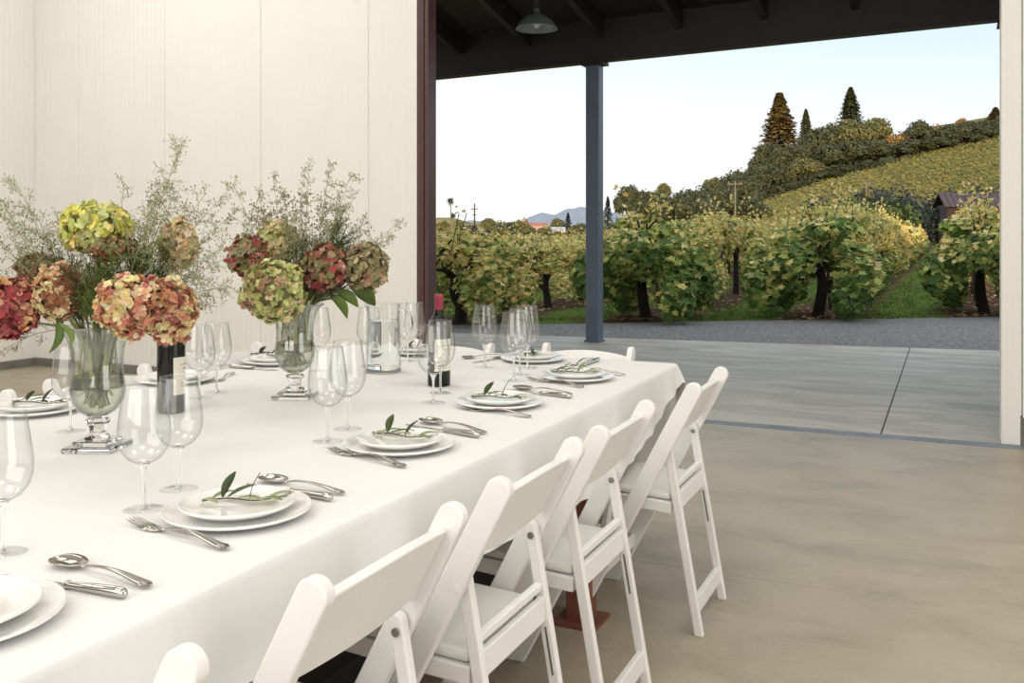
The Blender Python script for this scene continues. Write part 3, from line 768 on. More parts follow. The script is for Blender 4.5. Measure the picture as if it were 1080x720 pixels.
palm(475.3, 210.5, 5.0, 300, 'tall palm tree with a round crown on the left skyline'); palm(478, 226, 3.6, 300, 'shorter palm tree below the tall palm')
# valley trees and houses
gV = 'small trees on the valley floor'
for (px, top, Dd, h, w_, kd, lb) in (
    (533, 229, 170, 20, 26, 'blue', 'big round dark tree on the valley floor left of the steel post'), (495, 232, 160, 18, 20, 'blue', 'dark shrubby tree at the foot of the dark utility pole'),
    (599, 224, 200, 26, 13, 'cypress', 'dark pointed tree beside the white valley house'), (475, 241, 130, 9, 34, 'blue', ''), (455, 243, 120, 8, 30, 'blue', ''), (510, 238, 150, 12, 22, 'blue', ''),
    (520, 238, 150, 12, 12, 'light', ''), (533, 239, 135, 10, 14, 'light', ''), (556, 237, 170, 13, 20, 'light', ''), (575, 238, 170, 12, 18, 'light', ''), (565, 241, 140, 9, 26, 'blue', ''),
    (610, 230, 190, 20, 20, 'shrub', ''), (590, 243, 130, 8, 20, 'light', ''), (606, 240, 130, 12, 14, 'light', ''), (484, 231, 260, 16, 14, 'light', ''), (515, 229, 400, 12, 18, 'light', ''), (545, 231, 400, 10, 18, 'light', ''), (588, 229, 380, 12, 16, 'light', ''), (467, 232, 380, 12, 16, 'light', ''), (553, 229, 420, 12, 10, 'fall', '')):
    tree(kd, px, top, Dd, h, w_, lb or ('small tree on the valley floor left of the steel post' + {'light': ', olive coloured', 'blue': ', dark', 'shrub': ', broad and dark brown-green', 'fall': ', yellow'}[kd]), 'tree', None if lb or kd in ('shrub', 'fall') else gV + ' ' + kd, name='tree')
def house(px, py, Dd, wpx, hpx, wc, rc, lab):
    x = (px - HX) / F * Dd; w_ = wpx / F * Dd; zb = CAMZ - (py - HY) / F * Dd; h = zb
    t = empty('house', Vector((x, Dd, 0)), radians(8)); tag(t, lab, 'house')
    m = MB(); m.box((0, 0, h * .45), (w_, w_ * .6, h * .9)); wl = m.build('house_wall', mat('house_wall_paint', wc, .8, var=.04), t)
    m = MB(); r = hpx / F * Dd; m.prism([(-w_ * .36, h * .88), (w_ * .36, h * .88), (0, h * .88 + r)], 'x', -w_ * .54, w_ * .54); m.build('roof', mat('house_roof', rc, .7, var=.08), t)
    for k in (-1, 0, 1):
        m = MB(); m.box((k * w_ * .28, -w_ * .3, h * .55), (w_ * .1, .1, h * .25)); m.build('window', M['post'], wl)
house(568, 236, 300, 17, 3.2, (.62, .42, .36), (.40, .17, .12), 'pink house with a red roof far across the valley')
house(588, 240.5, 180, 15, 3, (.80, .82, .85), (.42, .48, .58), 'white house beside the dark pointed tree in the valley')
house(524, 248.5, 150, 20, 1.6, (.45, .5, .55), (.62, .68, .76), 'long low pale-blue roof just above the vines')

# ------------------------------------------------------------------ the table
W, LEN = 1.58, 4.9
def frame_empty(name, u, v, z=0, rz=0): return empty(name, L(u, v, z), ANG_V + rz)
t = frame_empty('banquet_table', -LEN / 2, -W / 2); tag(t, 'long banquet table on rust-brown steel legs under the white cloth', 'table')
m = MB(); m.box((0, 0, .725), (W - .03, LEN - .03, .045)); m.build('tabletop', mat('plywood_top', (.45, .33, .2), .6, var=.1, stretch=(1, 8, 1)), t)
for v in (-.10, -(W - .10)):
    for u in (-.86, -2.95, -4.6):
        x, y = v + W / 2, u + LEN / 2
        m = MB(); m.box((x, y, .355), (.075, .09, .69)); lg = m.build('leg', M['rust'], t, bevel=.004)
        m = MB(); m.box((x, y, .006), (.15, .15, .012)); m.build('base_plate', M['rust'], lg)
# ribbed black thing under the table
m = MB(); prof = [(-.16, .002)]
for k in range(5): z = .006 + k * .018; prof += [(-.16, z), (-.16, z + .012), (-.150, z + .012), (-.150, z + .018)]
prof += [(.16, .096), (.16, .002)]
m.prism([(a, z) for a, z in prof][::-1], 'y', -1.6, 1.15)
o = m.build('cable_ramp', M['black'], loc=L(-1.75, -.66, 0), rz=ANG_V); tag(o, 'long black ribbed ramp lying on the floor under the table', 'ramp')

# tablecloth
def cloth():
    m = MB(); m.smooth = True
    # plan perimeter, local x=V from -W..0, y=U from -LEN..0 ; ordered: right side, far end, left side, near end
    per = []; r = .022; N = 0
    def seg(p, q, n):
        for k in range(n): per.append(Vector(p).lerp(Vector(q), k / n))
    def arc(c, a0, a1, n):
        for k in range(n): a = a0 + (a1 - a0) * k / n; per.append(Vector((c[0] + r * cos(a), c[1] + r * sin(a))))
    seg((0, -LEN + r), (0, -r), 300); arc((-r, -r), 0, pi / 2, 8)
    seg((-r, 0), (-W + r, 0), 100); arc((-W + r, -r), pi / 2, pi, 8)
    seg((-W, -r), (-W, -LEN + r), 200); arc((-W + r, -LEN + r), pi, 1.5 * pi, 8)
    seg((-W + r, -LEN), (-r, -LEN), 60); arc((-r, -LEN + r), 1.5 * pi, 2 * pi, 8)
    n = len(per); nor = []
    for k in range(n):
        d = (per[(k + 1) % n] - per[k - 1]).normalized(); nor.append(Vector((d.y, -d.x)))
    s = [0]
    for k in range(1, n): s.append(s[-1] + (per[k] - per[k - 1]).length)
    def drop(k):
        p = per[k]
        if nor[k].x > .9:
            u = p.y; d = lut([(-9, .165), (-2.7, .165), (-1.9, .215), (-1.1, .27), (-.62, .245), (-.45, .20), (-.25, .13), (0, .07)], u)
            return d
        if nor[k].x < -.9: return .21
        if p.y > -.2:
            a = min(1, (0 - p.x) / .10)
            return .30 + .30 * a if p.x > -.5 else .60
        return .4
    lv = 14; rings = []
    for j in range(lv + 3):
        ring = []
        for k in range(n):
            p = per[k]; nn = nor[k]; d = drop(k); f = max(0, (j - 2) / lv)
            if j == 0: q = Vector((p.x - nn.x * .005, p.y - nn.y * .005, TT))
            elif j == 1: q = Vector((p.x - nn.x * .0012, p.y - nn.y * .0012, TT - .0015))
            else:
                wv = (mnoise.noise(Vector((s[k] * 5.0, 0, 1))) * .32 + sin(s[k] * 47 + 3 * mnoise.noise(Vector((s[k] * 3, 0, 5)))) * .13 * (1 if nn.x < .9 or p.y > -1.6 else .3))
                end = nn.y > .5
                out = .004 + (.018 + wv * .030) * f ** .9 * (1.0 if not end else 1.3)
                if nn.x > .05 and nn.y > .05: out += .012 * f
                q = Vector((p.x + nn.x * out, p.y + nn.y * out, TT - .005 - (d - .005) * f))
            ring.append(len(m.v)); m.v.append(tuple(q))
        rings.append(ring)
    for a, b_ in zip(rings, rings[1:]):
        for k in range(n):
            k2 = (k + 1) % n
            m.f.append((a[k], b_[k], b_[k2], a[k2])[::1]); m.c.append(None); m.sm.append(True)
    # top: one n-gon
    m.f.append(tuple(rings[0])); m.c.append(None); m.sm.append(False)
    return m
o = cloth().build('tablecloth', M['cloth'], loc=L(0, 0, 0), rz=ANG_V)
tag(o, 'white cotton tablecloth covering the long banquet table', 'tablecloth')
o = None

# ------------------------------------------------------------------ chairs
def board(p0, p1, wd, x0, x1, round_top=True, n=10):
    """board in the (y,z) plane from foot p0 to top p1, cut level at the foot"""
    m = MB(); a = Vector(p0); b_ = Vector(p1); e = (b_ - a).normalized(); nn = Vector((-e.y, e.x)) ; h = wd / 2
    sl_ = nn * h
    def at_z0(q): return q - e * (q.y - p0[1]) / e.y
    l0 = at_z0(a + sl_); r0 = at_z0(a - sl_); top = b_ - e * h
    pts = [r0]
    if round_top:
        for k in range(n + 1):
            w_ = -pi / 2 + pi * k / n; pts.append(top + nn * (h * sin(w_)) + e * (h * cos(w_)))
    else: pts += [b_ - sl_, b_ + sl_]
    pts.append(l0)
    m.prism([(q.x, q.y) for q in pts], 'x', x0, x1); return m
def disc(c, r, th, ax='x', n=14):
    m = MB(); poly = [(c[1] + r * cos(2 * pi * k / n), c[2] + r * sin(2 * pi * k / n)) for k in range(n)]
    m.prism(poly, 'x', c[0] - th / 2, c[0] + th / 2); return m
ST0, ST1 = (.205, 0), (-.215, .81)
RL0, RL1 = (-.215, 0), (-.108, .615)
def sty(z): return ST0[0] + (ST1[0] - ST0[0]) * z / ST1[1]
def rly(z): return RL0[0] + (RL1[0] - RL0[0]) * z / RL1[1]
def make_chair(loc, rz, s, label, group=None):
    t = empty('folding_chair', loc, rz, s); tag(t, label, 'chair', group)
    for sx in (-1, 1):
        a, b_ = sorted((sx * .186, sx * .211))
        st = board(ST0, ST1, .053, a, b_, n=20).build('back_stile', M['white'], t, bevel=.004)
        a, b_ = sorted((sx * .158, sx * .180))
        lg = board(RL0, RL1, .028, a, b_, n=16).build('rear_leg', M['white'], t, bevel=.004)
        disc((sx * .155, rly(.585), .585), .008, .005).build('bolt', M['bolt'], lg)
        disc((sx * .2115, rly(.585) + .002, .585), .009, .003).build('screw_plug', M['white'], st)
        m = MB(); e = Vector((0, rly(.40) - rly(.25), .15)); mid = Vector((sx * .1555, rly(.325), .325))
        m.box(mid + Vector((sx * .0022, 0, 0)), (.001, .005, .11), Matrix.Rotation(-math.atan2(e.y, e.z), 3, 'X')); m.build('slot', M['slot'], lg)
    # back slat: arched top, bowed backwards
    m = MB(); n = 14; vs = []; e = (Vector(ST1) - Vector(ST0)).normalized(); nb = Vector((-e.y, e.x))
    for k in range(n + 1):
        x = -.186 + .372 * k / n; q = 1 - (2 * k / n - 1) ** 2
        zt_ = .768 + .022 * q; zb_ = .642 + .004 * q
        for (z, o_) in ((zb_, -.008), (zt_, -.008), (zt_, .008), (zb_, .008)):
            y = sty(z); vs.append(Vector((x, y + nb.x * (o_ + .012 * q - .002), z + nb.y * (o_ + .012 * q - .002))))
    fs = [(0, 1, 2, 3), tuple(n * 4 + i for i in (3, 2, 1, 0))]
    for k in range(n):
        for i in range(4): i2 = (i + 1) % 4; fs.append((k * 4 + i, k * 4 + 4 + i, k * 4 + 4 + i2, k * 4 + i2))
    m.add(vs, fs, False); m.build('backrest_slat', M['white'], t, bevel=.003)
    # seat frame and pad, tilted a little
    tilt = Matrix.Rotation(radians(3), 3, 'X')
    m = MB(); c = Vector((0, .055, .408))
    for (x, y, sx, sy) in ((-.162, 0, .026, .36), (.162, 0, .026, .36), (0, -.167, .298, .026), (0, .167, .298, .026)):
        m.box(c + tilt @ Vector((x, y, 0)), (sx, sy, .038), tilt)
    m.box(c + tilt @ Vector((0, 0, .012)), (.30, .31, .008), tilt)
    m.build('seat_frame', M['white'], t, bevel=.004)
    m = MB(); m.box(c + tilt @ Vector((0, 0, .033)), (.335, .345, .024), tilt); m.build('seat_pad', M['pad'], t, bevel=.010)
    # rails on the rear legs
    def rail(z0, z1, th, name, x=.157, f=rly, off=0):
        m = MB(); y = f((z0 + z1) / 2) + off; m.box((0, y, (z0 + z1) / 2), (2 * x, th, z1 - z0)); m.build(name, M['white'], t, bevel=.003)
    rail(.392, .450, .016, 'rear_rail'); rail(.462, .480, .018, 'upper_crossbar'); rail(.060, .118, .018, 'lower_rear_rail')
    rail(.135, .185, .018, 'front_stretcher', .187, sty)
    m = MB(); m.tube([(-.19, sty(.40), .40), (.19, sty(.40), .40)], .005, 8); m.build('pivot_rod', M['bolt'], t)
    return t
c0 = make_chair(L(-.645, .07), ANG_U, 1.0, 'white folding chair at the far right corner of the table, last of its row')
def chair(u, v, rz, s, lab, group=None):
    c = copy_tree(c0); c.location = L(u, v, 0); c.rotation_euler = (0, 0, rz); c.scale = (s, s, s); c['label'] = lab
    if group: c['group'] = group
    return c
chair(-1.41, .025, ANG_U, 1.0, 'white folding chair on the right side of the table, second from the far corner')
chair(-1.96, .015, ANG_U, 1.0, 'white folding chair on the right side, third from the far table corner')
chair(-2.55, .015, ANG_U, 1.0, 'white folding chair nearest to show its whole backrest, bottom centre of the photo')
chair(-3.19, .015, ANG_U, 1.0, 'white folding chair cut off by the bottom edge, only the stile top showing')
CE = []
# left side, tops just clear of the cloth edge
def left_chair(px, py, lab):
    v = -W - .085
    # u of the far stile from pixel column
    x_d = (px - HX) / F
    # C0.x+U.x u+V.x v = x_d (C0.y+U.y u+V.y v)
    u = (x_d * (C0.y + V.y * v) - C0.x - V.x * v) / (U.x - x_d * U.y)
    d = (C0.y + U.y * u + V.y * v); z = CAMZ - (py - HY) / F * d
    s = z / .81; print('left chair u', u, 'top z', z)
    return chair(u - .2 * s, v + .215 * s, ANG_U + pi, s, lab)
left_chair(6, 411, 'white folding chair at the far left, its top above the left end of the cloth')
left_chair(150, 384, 'white folding chair behind the near vase and the left wine bottle')
left_chair(269, 361, 'white folding chair across the table, left of the far vase')
s_ = .782 / .81
for (px, py, lab) in ((667, 366, 'white folding chair at the head end of the table, right one beside the corner'), (519, 362, 'white folding chair at the head end of the table, left one behind the wine glasses')):
    u = .095; x_d = (px - HX) / F
    v = (x_d * (C0.y + U.y * u) - C0.x - U.x * u) / (V.x - x_d * V.y)
    d = C0.y + U.y * u + V.y * v; z = CAMZ - (py - HY) / F * d; s = z / .81; print('end chair v', v, 'z', z)
    chair(u - .215 * s, v - .2 * s, ANG_U + pi / 2, s, lab)

# ------------------------------------------------------------------ tableware
def top(px, py, dz=0): q = T(px, py); return Vector((q.x, q.y, TT + dz))
EPS = .0006
def plate_profile(R_, h, foot, th=.005):
    inn = [(0, .004 + th)]
    pts = [(foot * .95, .0), (foot, .0), (foot + .004, .003)]
    n = 8
    for k in range(n + 1):
        f = k / n; r = foot + .004 + (R_ - foot - .004) * f; z = .003 + (h - .003) * f ** 1.9; pts.append((r, z))
    up = []
    for k in range(n, -1, -1):
        f = k / n; r = foot + (R_ - foot - .002) * f; z = .003 + th + (h - .003 - th * .4) * f ** 1.9; up.append((r, z))
    return [(0, .002), (foot * .93, .002)] + pts + [(R_ + .0008, h + .0025), (R_, h + .005)] + up[0:] + [(0, .003 + th)]
big = MB(); big.lathe(plate_profile(.135, .014, .085), 64)
sml = MB(); sml.lathe(plate_profile(.105, .017, .06), 64)
BIG = mesh_only(big, 'dinner_plate', M['china']); SML = mesh_only(sml, 'salad_plate', M['china'])
def plates(px, py, where, s=1.0, off=(0, 0)):
    q = P(px, py, TT + .016); q.z = TT + EPS
    a = bpy.data.objects.new('dinner_plate', BIG); COL.objects.link(a); a.location = q; a.scale = (s, s, 1)
    tag(a, 'white dinner plate lying flat, ' + where, 'plate')
    b_ = bpy.data.objects.new('salad_plate', SML); COL.objects.link(b_); b_.location = q + Vector((off[0], off[1], .0085)); b_.scale = (s, s, 1)
    tag(b_, 'small white plate on top, ' + where, 'plate')
    return b_.location + Vector((0, 0, .008))

LEAFC = [(.44, .50, .28), (.30, .38, .17), (.46, .50, .30), (.12, .16, .07), (.10, .13, .06)]
def sprig(pos, ang, where, s=1.0, seed=0, dark=False):
    random.seed(seed); t = empty('olive_sprig', pos, ang, s); tag(t, 'small olive sprig ' + where, 'sprig')
    pts = bez([(-.075, 0, .006), (-.03, .006, .008), (.02, -.004, .005), (.075, .004, .010)], 5)
    m = MB(); m.tube(pts, [.0016 - .00004 * i for i in range(len(pts))], 5); m.build('stem', M['twig'], t)
    for k in range(8):
        f = .04 + k / 8 * .94; b_ = pts[min(len(pts) - 1, int(f * (len(pts) - 1)))]
        side = 1 if k % 2 else -1; a = side * rnd(.35, .75) ; el = random.choice((.02, .05, .10, .12, .2))
        if k in (2, 5): el = rnd(.6, 1.2)
        dr = Vector((cos(a) * cos(el), sin(a) * cos(el), sin(el))); ln = rnd(.042, .058); sd = dr.cross(Vector((0, 0, 1))).normalized(); up = sd.cross(dr)
        if el > .7: sd = (sd + up * .5).normalized()
        c = random.choice(LEAFC[3:] if (dark or el > .7) else LEAFC[:4]); m = MB(); m.cur = c; m.smooth = True
        vs = []; fs = []
        for j in range(7):
            g = j / 6; w_ = .0088 * sin(pi * (.04 + .93 * g)) ** .8; ctr = b_ + dr * ln * g + up * (.004 * sin(pi * g)) + Vector((0, 0, .002))
            vs += [ctr - sd * w_ + up * .0012, ctr, ctr + sd * w_ + up * .0012]
        for j in range(6):
            for i in (0, 1): fs.append((j * 3 + i, j * 3 + i + 1, j * 3 + i + 4, j * 3 + i + 3))
        m.add(vs, fs, True); m.build('leaf', M['leaf'], t, solid=.0006)
    return t

# cutlery
def ribbon(m, pts, th=.0016):
    """pts: (x, y0, y1, z) cross strips"""
    vs = []; fs = []
    for (x, y0, y1, z) in pts:
        ym = (y0 + y1) / 2; vs += [Vector((x, y0, z)), Vector((x, ym, z + th * .5)), Vector((x, y1, z)), Vector((x, y1 * .9 + ym * .1, z - th)), Vector((x, y0 * .9 + ym * .1, z - th))]
    n = len(pts)
    for k in range(n - 1):
        for i in range(5): i2 = (i + 1) % 5; fs.append((k * 5 + i, k * 5 + 5 + i, k * 5 + 5 + i2, k * 5 + i2))
    fs += [(4, 3, 2, 1, 0), tuple((n - 1) * 5 + i for i in range(5))]
    m.add(vs, fs, True)
def handle_pts(x0, x1, zz, n=14, wmid=.0035, wend=.011):
    out = []
    for k in range(n + 1):
        f = k / n; x = x0 + (x1 - x0) * f
        w_ = wmid + (wend - wmid) * max(0, (f - .25) / .75) ** 1.3
        if f > .93: w_ *= sqrt(max(.15, 1 - ((f - .93) / .07) ** 2 * .85))
        out.append((x, -w_, w_, zz(f)))
    return out
def mk_fork():
    t = empty('fork', (0, 0, 0))
    m = MB(); ribbon(m, handle_pts(-.035, .120, lambda f: .004 + .012 * sin(pi * min(1, f * 1.15)) ** 1 * (1 - f * .6) + .002), .0022); m.build('handle', M['silver'], t)
    h = MB()
    ribbon(h, [(-.072, -.0125, .0125, .0035), (-.062, -.0128, .0128, .0022), (-.050, -.0105, .0105, .0026), (-.042, -.006, .006, .0038), (-.034, -.0036, .0036, .006)], .0016)
    for k in range(4):
        y = -.0102 + k * .0068; ribbon(h, [(-.120, y * .92 - .0007, y * .92 + .0007, .0105), (-.108, y * .95 - .0016, y * .95 + .0016, .0085), (-.090, y - .0019, y + .0019, .0052), (-.071, y - .0023, y + .0023, .0035)], .0014)
    h.build('tines', M['silver'], t); return t
def mk_spoon():
    t = empty('spoon', (0, 0, 0))
    m = MB(); ribbon(m, handle_pts(-.048, .110, lambda f: .005 + .010 * sin(pi * min(1, f * 1.1)) * (1 - f * .5) + .002), .0022); m.build('handle', M['silver'], t)
    m = MB(); vs = []; fs = []; n = 12; k_ = 10
    for i in range(n + 1):
        a = pi * i / n; x = -.080 - .034 * cos(a) * -1 if False else -.0805 + .0345 * -cos(a)
        w_ = .0215 * sin(a) ** .75 * (1.05 - .18 * (x + .08) / .0345) + .0008
        for j in range(k_ + 1):
            g = -1 + 2 * j / k_; z = .0105 - .0085 * (1 - g * g) * sin(a) ** 1.0 + .0
            vs.append(Vector((x, g * w_, z)))
    for i in range(n):
        for j in range(k_): a = i * (k_ + 1) + j; fs.append((a, a + k_ + 1, a + k_ + 2, a + 1))
    m.add(vs, fs, True); m.build('spoon_bowl', M['silver'], t, solid=.0014); return t
def mk_knife():
    t = empty('table_knife', (0, 0, 0))
    m = MB(); m.tube([(.0, 0, .006), (.004, 0, .006), (.01, 0, .0062), (.05, 0, .0075), (.095, 0, .0085), (.112, 0, .008), (.118, 0, .0075)], [.0048, .0066, .0052, .0068, .0082, .0075, .003], 12)
    o = m.build('handle', M['silver'], t)
    m = MB(); ribbon(m, [(-.130, -.0006, .002, .0035), (-.125, -.005, .0035, .0035), (-.10, -.008, .005, .0035), (-.04, -.009, .006, .004), (-.012, -.006, .005, .005), (.002, -.004, .004, .006)], .0012); m.build('blade', M['silver'], t)
    return t
masters = {'fork': mk_fork(), 'spoon': mk_spoon(), 'knife': mk_knife()}
used = set()
def cut(kind, a, b_, where, flip=0):
    """a = tip pixel, b_ = handle-end pixel on the cloth"""
    A = top(*a); B = top(*b_); d = B - A; ang = math.atan2(d.y, d.x); mid = (A + B) / 2
    nom = {'fork': .24, 'spoon': .225, 'knife': .248}[kind]; s = max(.92, min(1.12, d.length / nom))
    if kind in used: o = copy_tree(masters[kind])
    else: o = masters[kind]; used.add(kind)
    off = {'fork': 0, 'spoon': .0025, 'knife': .006}[kind]
    o.location = mid + Vector((0, 0, EPS + .0002)); o.rotation_euler = (0, 0, ang); o.scale = (s, s, s)
    tag(o, {'fork': 'silver fork', 'spoon': 'silver spoon', 'knife': 'silver table knife'}[kind] + ' ' + where, {'fork': 'fork', 'spoon': 'spoon', 'knife': 'knife'}[kind]); return o

A5 = ANG_V
s1 = plates(-47, 647, 'cut off by the left edge at bottom'); sprig(s1, 2.6, 'on the plate cut off at bottom left', 1.0, 1)
s2 = plates(251, 535, 'second place setting from the bottom, left of the nearest backrest'); sprig(P(258, 530, s1.z) , .12, 'on the second plate from the bottom, near its middle', 1.05, 2)
s3 = plates(422, 466, 'third place setting, right of a pair of wine glasses'); sprig(P(424, 462, s1.z), -.35, 'with upright leaves, on the third plate from the bottom', 1.1, 5)
s4 = plates(527, 422, 'fourth place setting, right of the wine bottle with red capsule'); sprig(P(526, 421, s1.z), -.15, 'on the fourth plate, beside the wine bottle with red capsule', 1.15, 8)
s5 = plates(608, 395.5, 'nearest the far right corner of the table'); sprig(P(606, 394, s1.z), -.05, 'on the plate nearest the far right table corner', 1.15, 11)
s6 = plates(562, 376.5, 'at the head end behind the three wine glasses'); sprig(P(560, 375, s1.z), 1.1, 'on the plate at the head end of the table', .8, 14, True)
s7 = plates(440, 369, 'at the head end behind the water pitcher'); sprig(P(438, 367.5, s1.z), .5, 'on the plate behind the water pitcher', .8, 17, True)
s8 = plates(36, 429, 'at the far left beside the near vase'); sprig(P(42, 427, s1.z), -.1, 'dark, on the plate at the far left of the table', 1.15, 20, True)
s9 = plates(186, 398, 'behind the wine bottle left of centre'); 
s10 = plates(291, 379, 'across the table, left of the far vase'); sprig(P(284, 376, s1.z), -.1, 'on the plate left of the far vase', 1.1, 23, True)
cut('fork', (134, 551), (245, 583), 'lying just below the second plate from the bottom')
cut('spoon', (60, 594), (160, 622), 'nearest the bottom edge, bowl shining')
cut('knife', (6, 609), (137, 633), 'beside the plate cut off at bottom left')
cut('spoon', (277, 507), (364, 523), 'right of the second plate from the bottom')
cut('knife', (262, 512), (353, 530), 'half hidden behind the second plate from the bottom')
cut('fork', (344, 475), (431, 495), 'lying below the third plate')
cut('spoon', (445, 445), (514, 459), 'right of the third plate from the bottom')
cut('knife', (430, 449), (508, 463), 'half hidden right of the third plate')
cut('fork', (485, 431), (560, 441), 'lying below the fourth plate')
cut('spoon', (543, 410), (604, 417.5), 'right of the fourth plate')
cut('knife', (536, 412), (605, 421), 'right of the fourth plate, nearest its spoon')
cut('fork', (552, 400), (620, 410), 'below the plate nearest the far right corner')
cut('spoon', (598, 391), (660, 396.5), 'mostly hidden behind the plate nearest the far right corner')
cut('fork', (600, 387), (625, 379), 'right of the head end plate')
cut('knife', (607, 390), (633, 380), 'at the head end right of the fork').name = 'table_knife'
cut('spoon', (497, 378), (524, 376), 'left of the head end plate, before the chair stile')
cut('knife', (505, 382), (532, 378), 'left of the head end plate beside its spoon')
cut('spoon', (262, 389), (231, 386.5), 'across the table in front of the plate left of the far vase')
cut('knife', (292, 391), (240, 388), 'across the table left of the far vase')
cut('fork', (230, 403), (246, 394), 'behind the wine glasses left of centre')
cut('spoon', (424, 375), (446, 377), 'behind the water pitcher at the head end')

# wine glasses
def mk_glass():
    t = empty('wine_glass', (0, 0, 0))
    m = MB(); m.lathe([(.0375, .236), (.0390, .225), (.0432, .197), (.0475, .168), (.0490, .150), (.0480, .133), (.0425, .114), (.031, .099), (.018, .091), (.006, .087)], 40); m.build('bowl', M['thin'], t)
    m = MB(); m.lathe([(.0378, .2352), (.0383, .2362), (.0378, .2372), (.0371, .2362), (.0378, .2352)], 40); m.build('rim', M['foot'], t)
    m = MB(); m.lathe([(0, .0905), (.013, .0895), (.0085, .083), (.0050, .074), (.0036, .060), (.0032, .030), (.0040, .012), (.0065, .006), (.010, .0035), (0, .003)], 14); m.build('stem', M['stemglass'], t)
    m = MB(); m.lathe([(0, .0045), (.012, .0035), (.030, .0018), (.0385, .0012), (.0390, .0006)], 36); m.build('foot', M['foot'], t)
    return t
gm = mk_glass(); first = True
for (px, py, h, lab) in (
    (152, 537.5, 131, 'large wine glass second from the left at the bottom, before the bottle'), (188.5, 516, 119, 'wine glass in front of the left bottle, overlapping its label'),
    (345.6, 465.5, 100, 'wine glass left of the third plate, nearer of the pair'), (366.5, 452.5, 93, 'wine glass left of the third plate, farther of the pair'),
    (457, 425, 82, 'wine glass in front of the bottle with red capsule, nearer one'), (464.5, 414.8, 77, 'wine glass overlapping the bottle with red capsule, farther one'),
    (541.9, 401.4, 73, 'wine glass at the plate near the far right corner, nearer one'), (548.2, 394.8, 69, 'wine glass mostly behind another, at the far right corner plate'),
    (511.2, 387.2, 66, 'wine glass standing alone against the vineyard'), (556.3, 388, 66, 'wine glass rightmost on the table, against the vineyard'),
    (210.5, 420, 77, 'wine glass right of the left bottle, nearer of the two'), (228.7, 413.7, 74, 'wine glass right of the left bottle, farther of the two'),
    (74.4, 455, 91, 'wine glass just left of the near vase'), (2, 584, 149, 'wine glass cut by the left edge of the photo'),
    (335, 391, 67, 'wine glass behind the far vase, its right side showing'), (389, 386, 62, 'wine glass behind the left side of the water pitcher'),
    (430, 381, 61, 'wine glass seen through the pitcher handle'), (437, 377, 58, 'wine glass just right of the pitcher handle, farthest')):
    q = top(px, py, EPS); s = (h / F * q.y) / .2372; s = max(.95, min(1.04, s))
    o = gm if first else copy_tree(gm); first = False
    o.location = q; o.scale = (s, s, s); o.rotation_euler = (0, 0, rnd(0, 6)); tag(o, lab, 'wine glass')

# wine bottles
def bottle(px, py, lab, lrot, capcol, full=True, s=1.0):
    q = top(px, py, EPS); t = empty('wine_bottle', q, 0, s); tag(t, lab, 'wine bottle')
    m = MB(); m.lathe([(0, .008), (.02, .006), (.034, .0), (.0385, .002), (.040, .008), (.040, .190), (.0392, .205), (.034, .222), (.024, .238), (.0165, .252), (.0145, .270), (.0145, .312), (.0135, .314), (0, .314)], 40); m.build('bottle_body', M['bottle'], t)
    m = MB(); m.lathe([(.0150, .256), (.0152, .300), (.0160, .302), (.0162, .316), (.0150, .319), (0, .3195)], 28); m.build('capsule', capcol, t)
    m = MB(); n = 16; vs = []; fs = []; half = 1.05
    for k in range(n + 1):
        a = lrot - half + 2 * half * k / n
        for z in (.055, .165): vs.append(Vector((.0404 * cos(a), .0404 * sin(a), z)))
    for k in range(n): fs.append((k * 2, k * 2 + 2, k * 2 + 3, k * 2 + 1))
    m.add(vs, fs, True); lb = m.build('label', M['label'], t)
    m = MB()
    for (z, w_) in ((.142, .5), (.130, .35), (.086, .45), (.078, .45)):
        vs = []; fs = []
        for k in range(7):
            a = lrot - w_ + 2 * w_ * k / 6
            for dz in (0, .0025): vs.append(Vector((.0406 * cos(a), .0406 * sin(a), z + dz)))
        for k in range(6): fs.append((k * 2, k * 2 + 2, k * 2 + 3, k * 2 + 1))
        m.add(vs, fs, True)
    m.build('label_print', M['ink'], lb)
bottle(463, 406.5, 'dark wine bottle with red capsule and cream label, before the maroon jamb', -pi / 2 + .75, M['capsule'])
bottle(180.5, 434.5, 'dark wine bottle with its label turned right, below the big pink hydrangea', -pi / 2 + 1.55, M['capsule'])

# pitcher
q = top(404.5, 392, EPS); t = empty('water_pitcher', q, 0); tag(t, 'clear glass water pitcher with a looped handle', 'pitcher')
m = MB(); prof = [(0, .010), (.058, .010), (.064, .014), (.0645, .03), (.060, .15), (.057, .215), (.058, .2605), (.0600, .263), (.0620, .260), (.0610, .215), (.0645, .14), (.0690, .02), (.0680, .003), (.063, .0), (0, .0)]
m.lathe(prof, 48)
mv = []
for (x, y, z) in m.v:                                    # pull a spout on the left
    if z > .22:
        a = math.atan2(y, x); d = abs(((a - radians(200)) + pi) % (2 * pi) - pi)
        k = max(0, 1 - d / .38) ** 2 * (z - .22) / .043 * .018; r = sqrt(x * x + y * y); x += cos(a) * k; y += sin(a) * k; z += k * .3
    mv.append((x, y, z))
m.v = mv; pb = m.build('pitcher_body', thin('clear_pitcher_glass', tint=(.985, .99, .99), edge=(.55, .58, .60), power=5, base=.035), t)
m = MB(); ha = radians(-12); hp = bez([(.060, 0, .235), (.085, 0, .245), (.112, 0, .222), (.120, 0, .18), (.105, 0, .135), (.082, 0, .10), (.066, 0, .075)], 6)
m.tube([Vector((p.x * cos(ha), p.x * sin(ha), p.z)) for p in hp], .0078, 12); m.build('handle', M['stemglass'], t)
m = MB(); m.lathe([(0, .0), (.062, .0), (.0675, .003), (.0665, .012), (.055, .011), (0, .0105)], 40); m.build('base', M['stemglass'], pb)
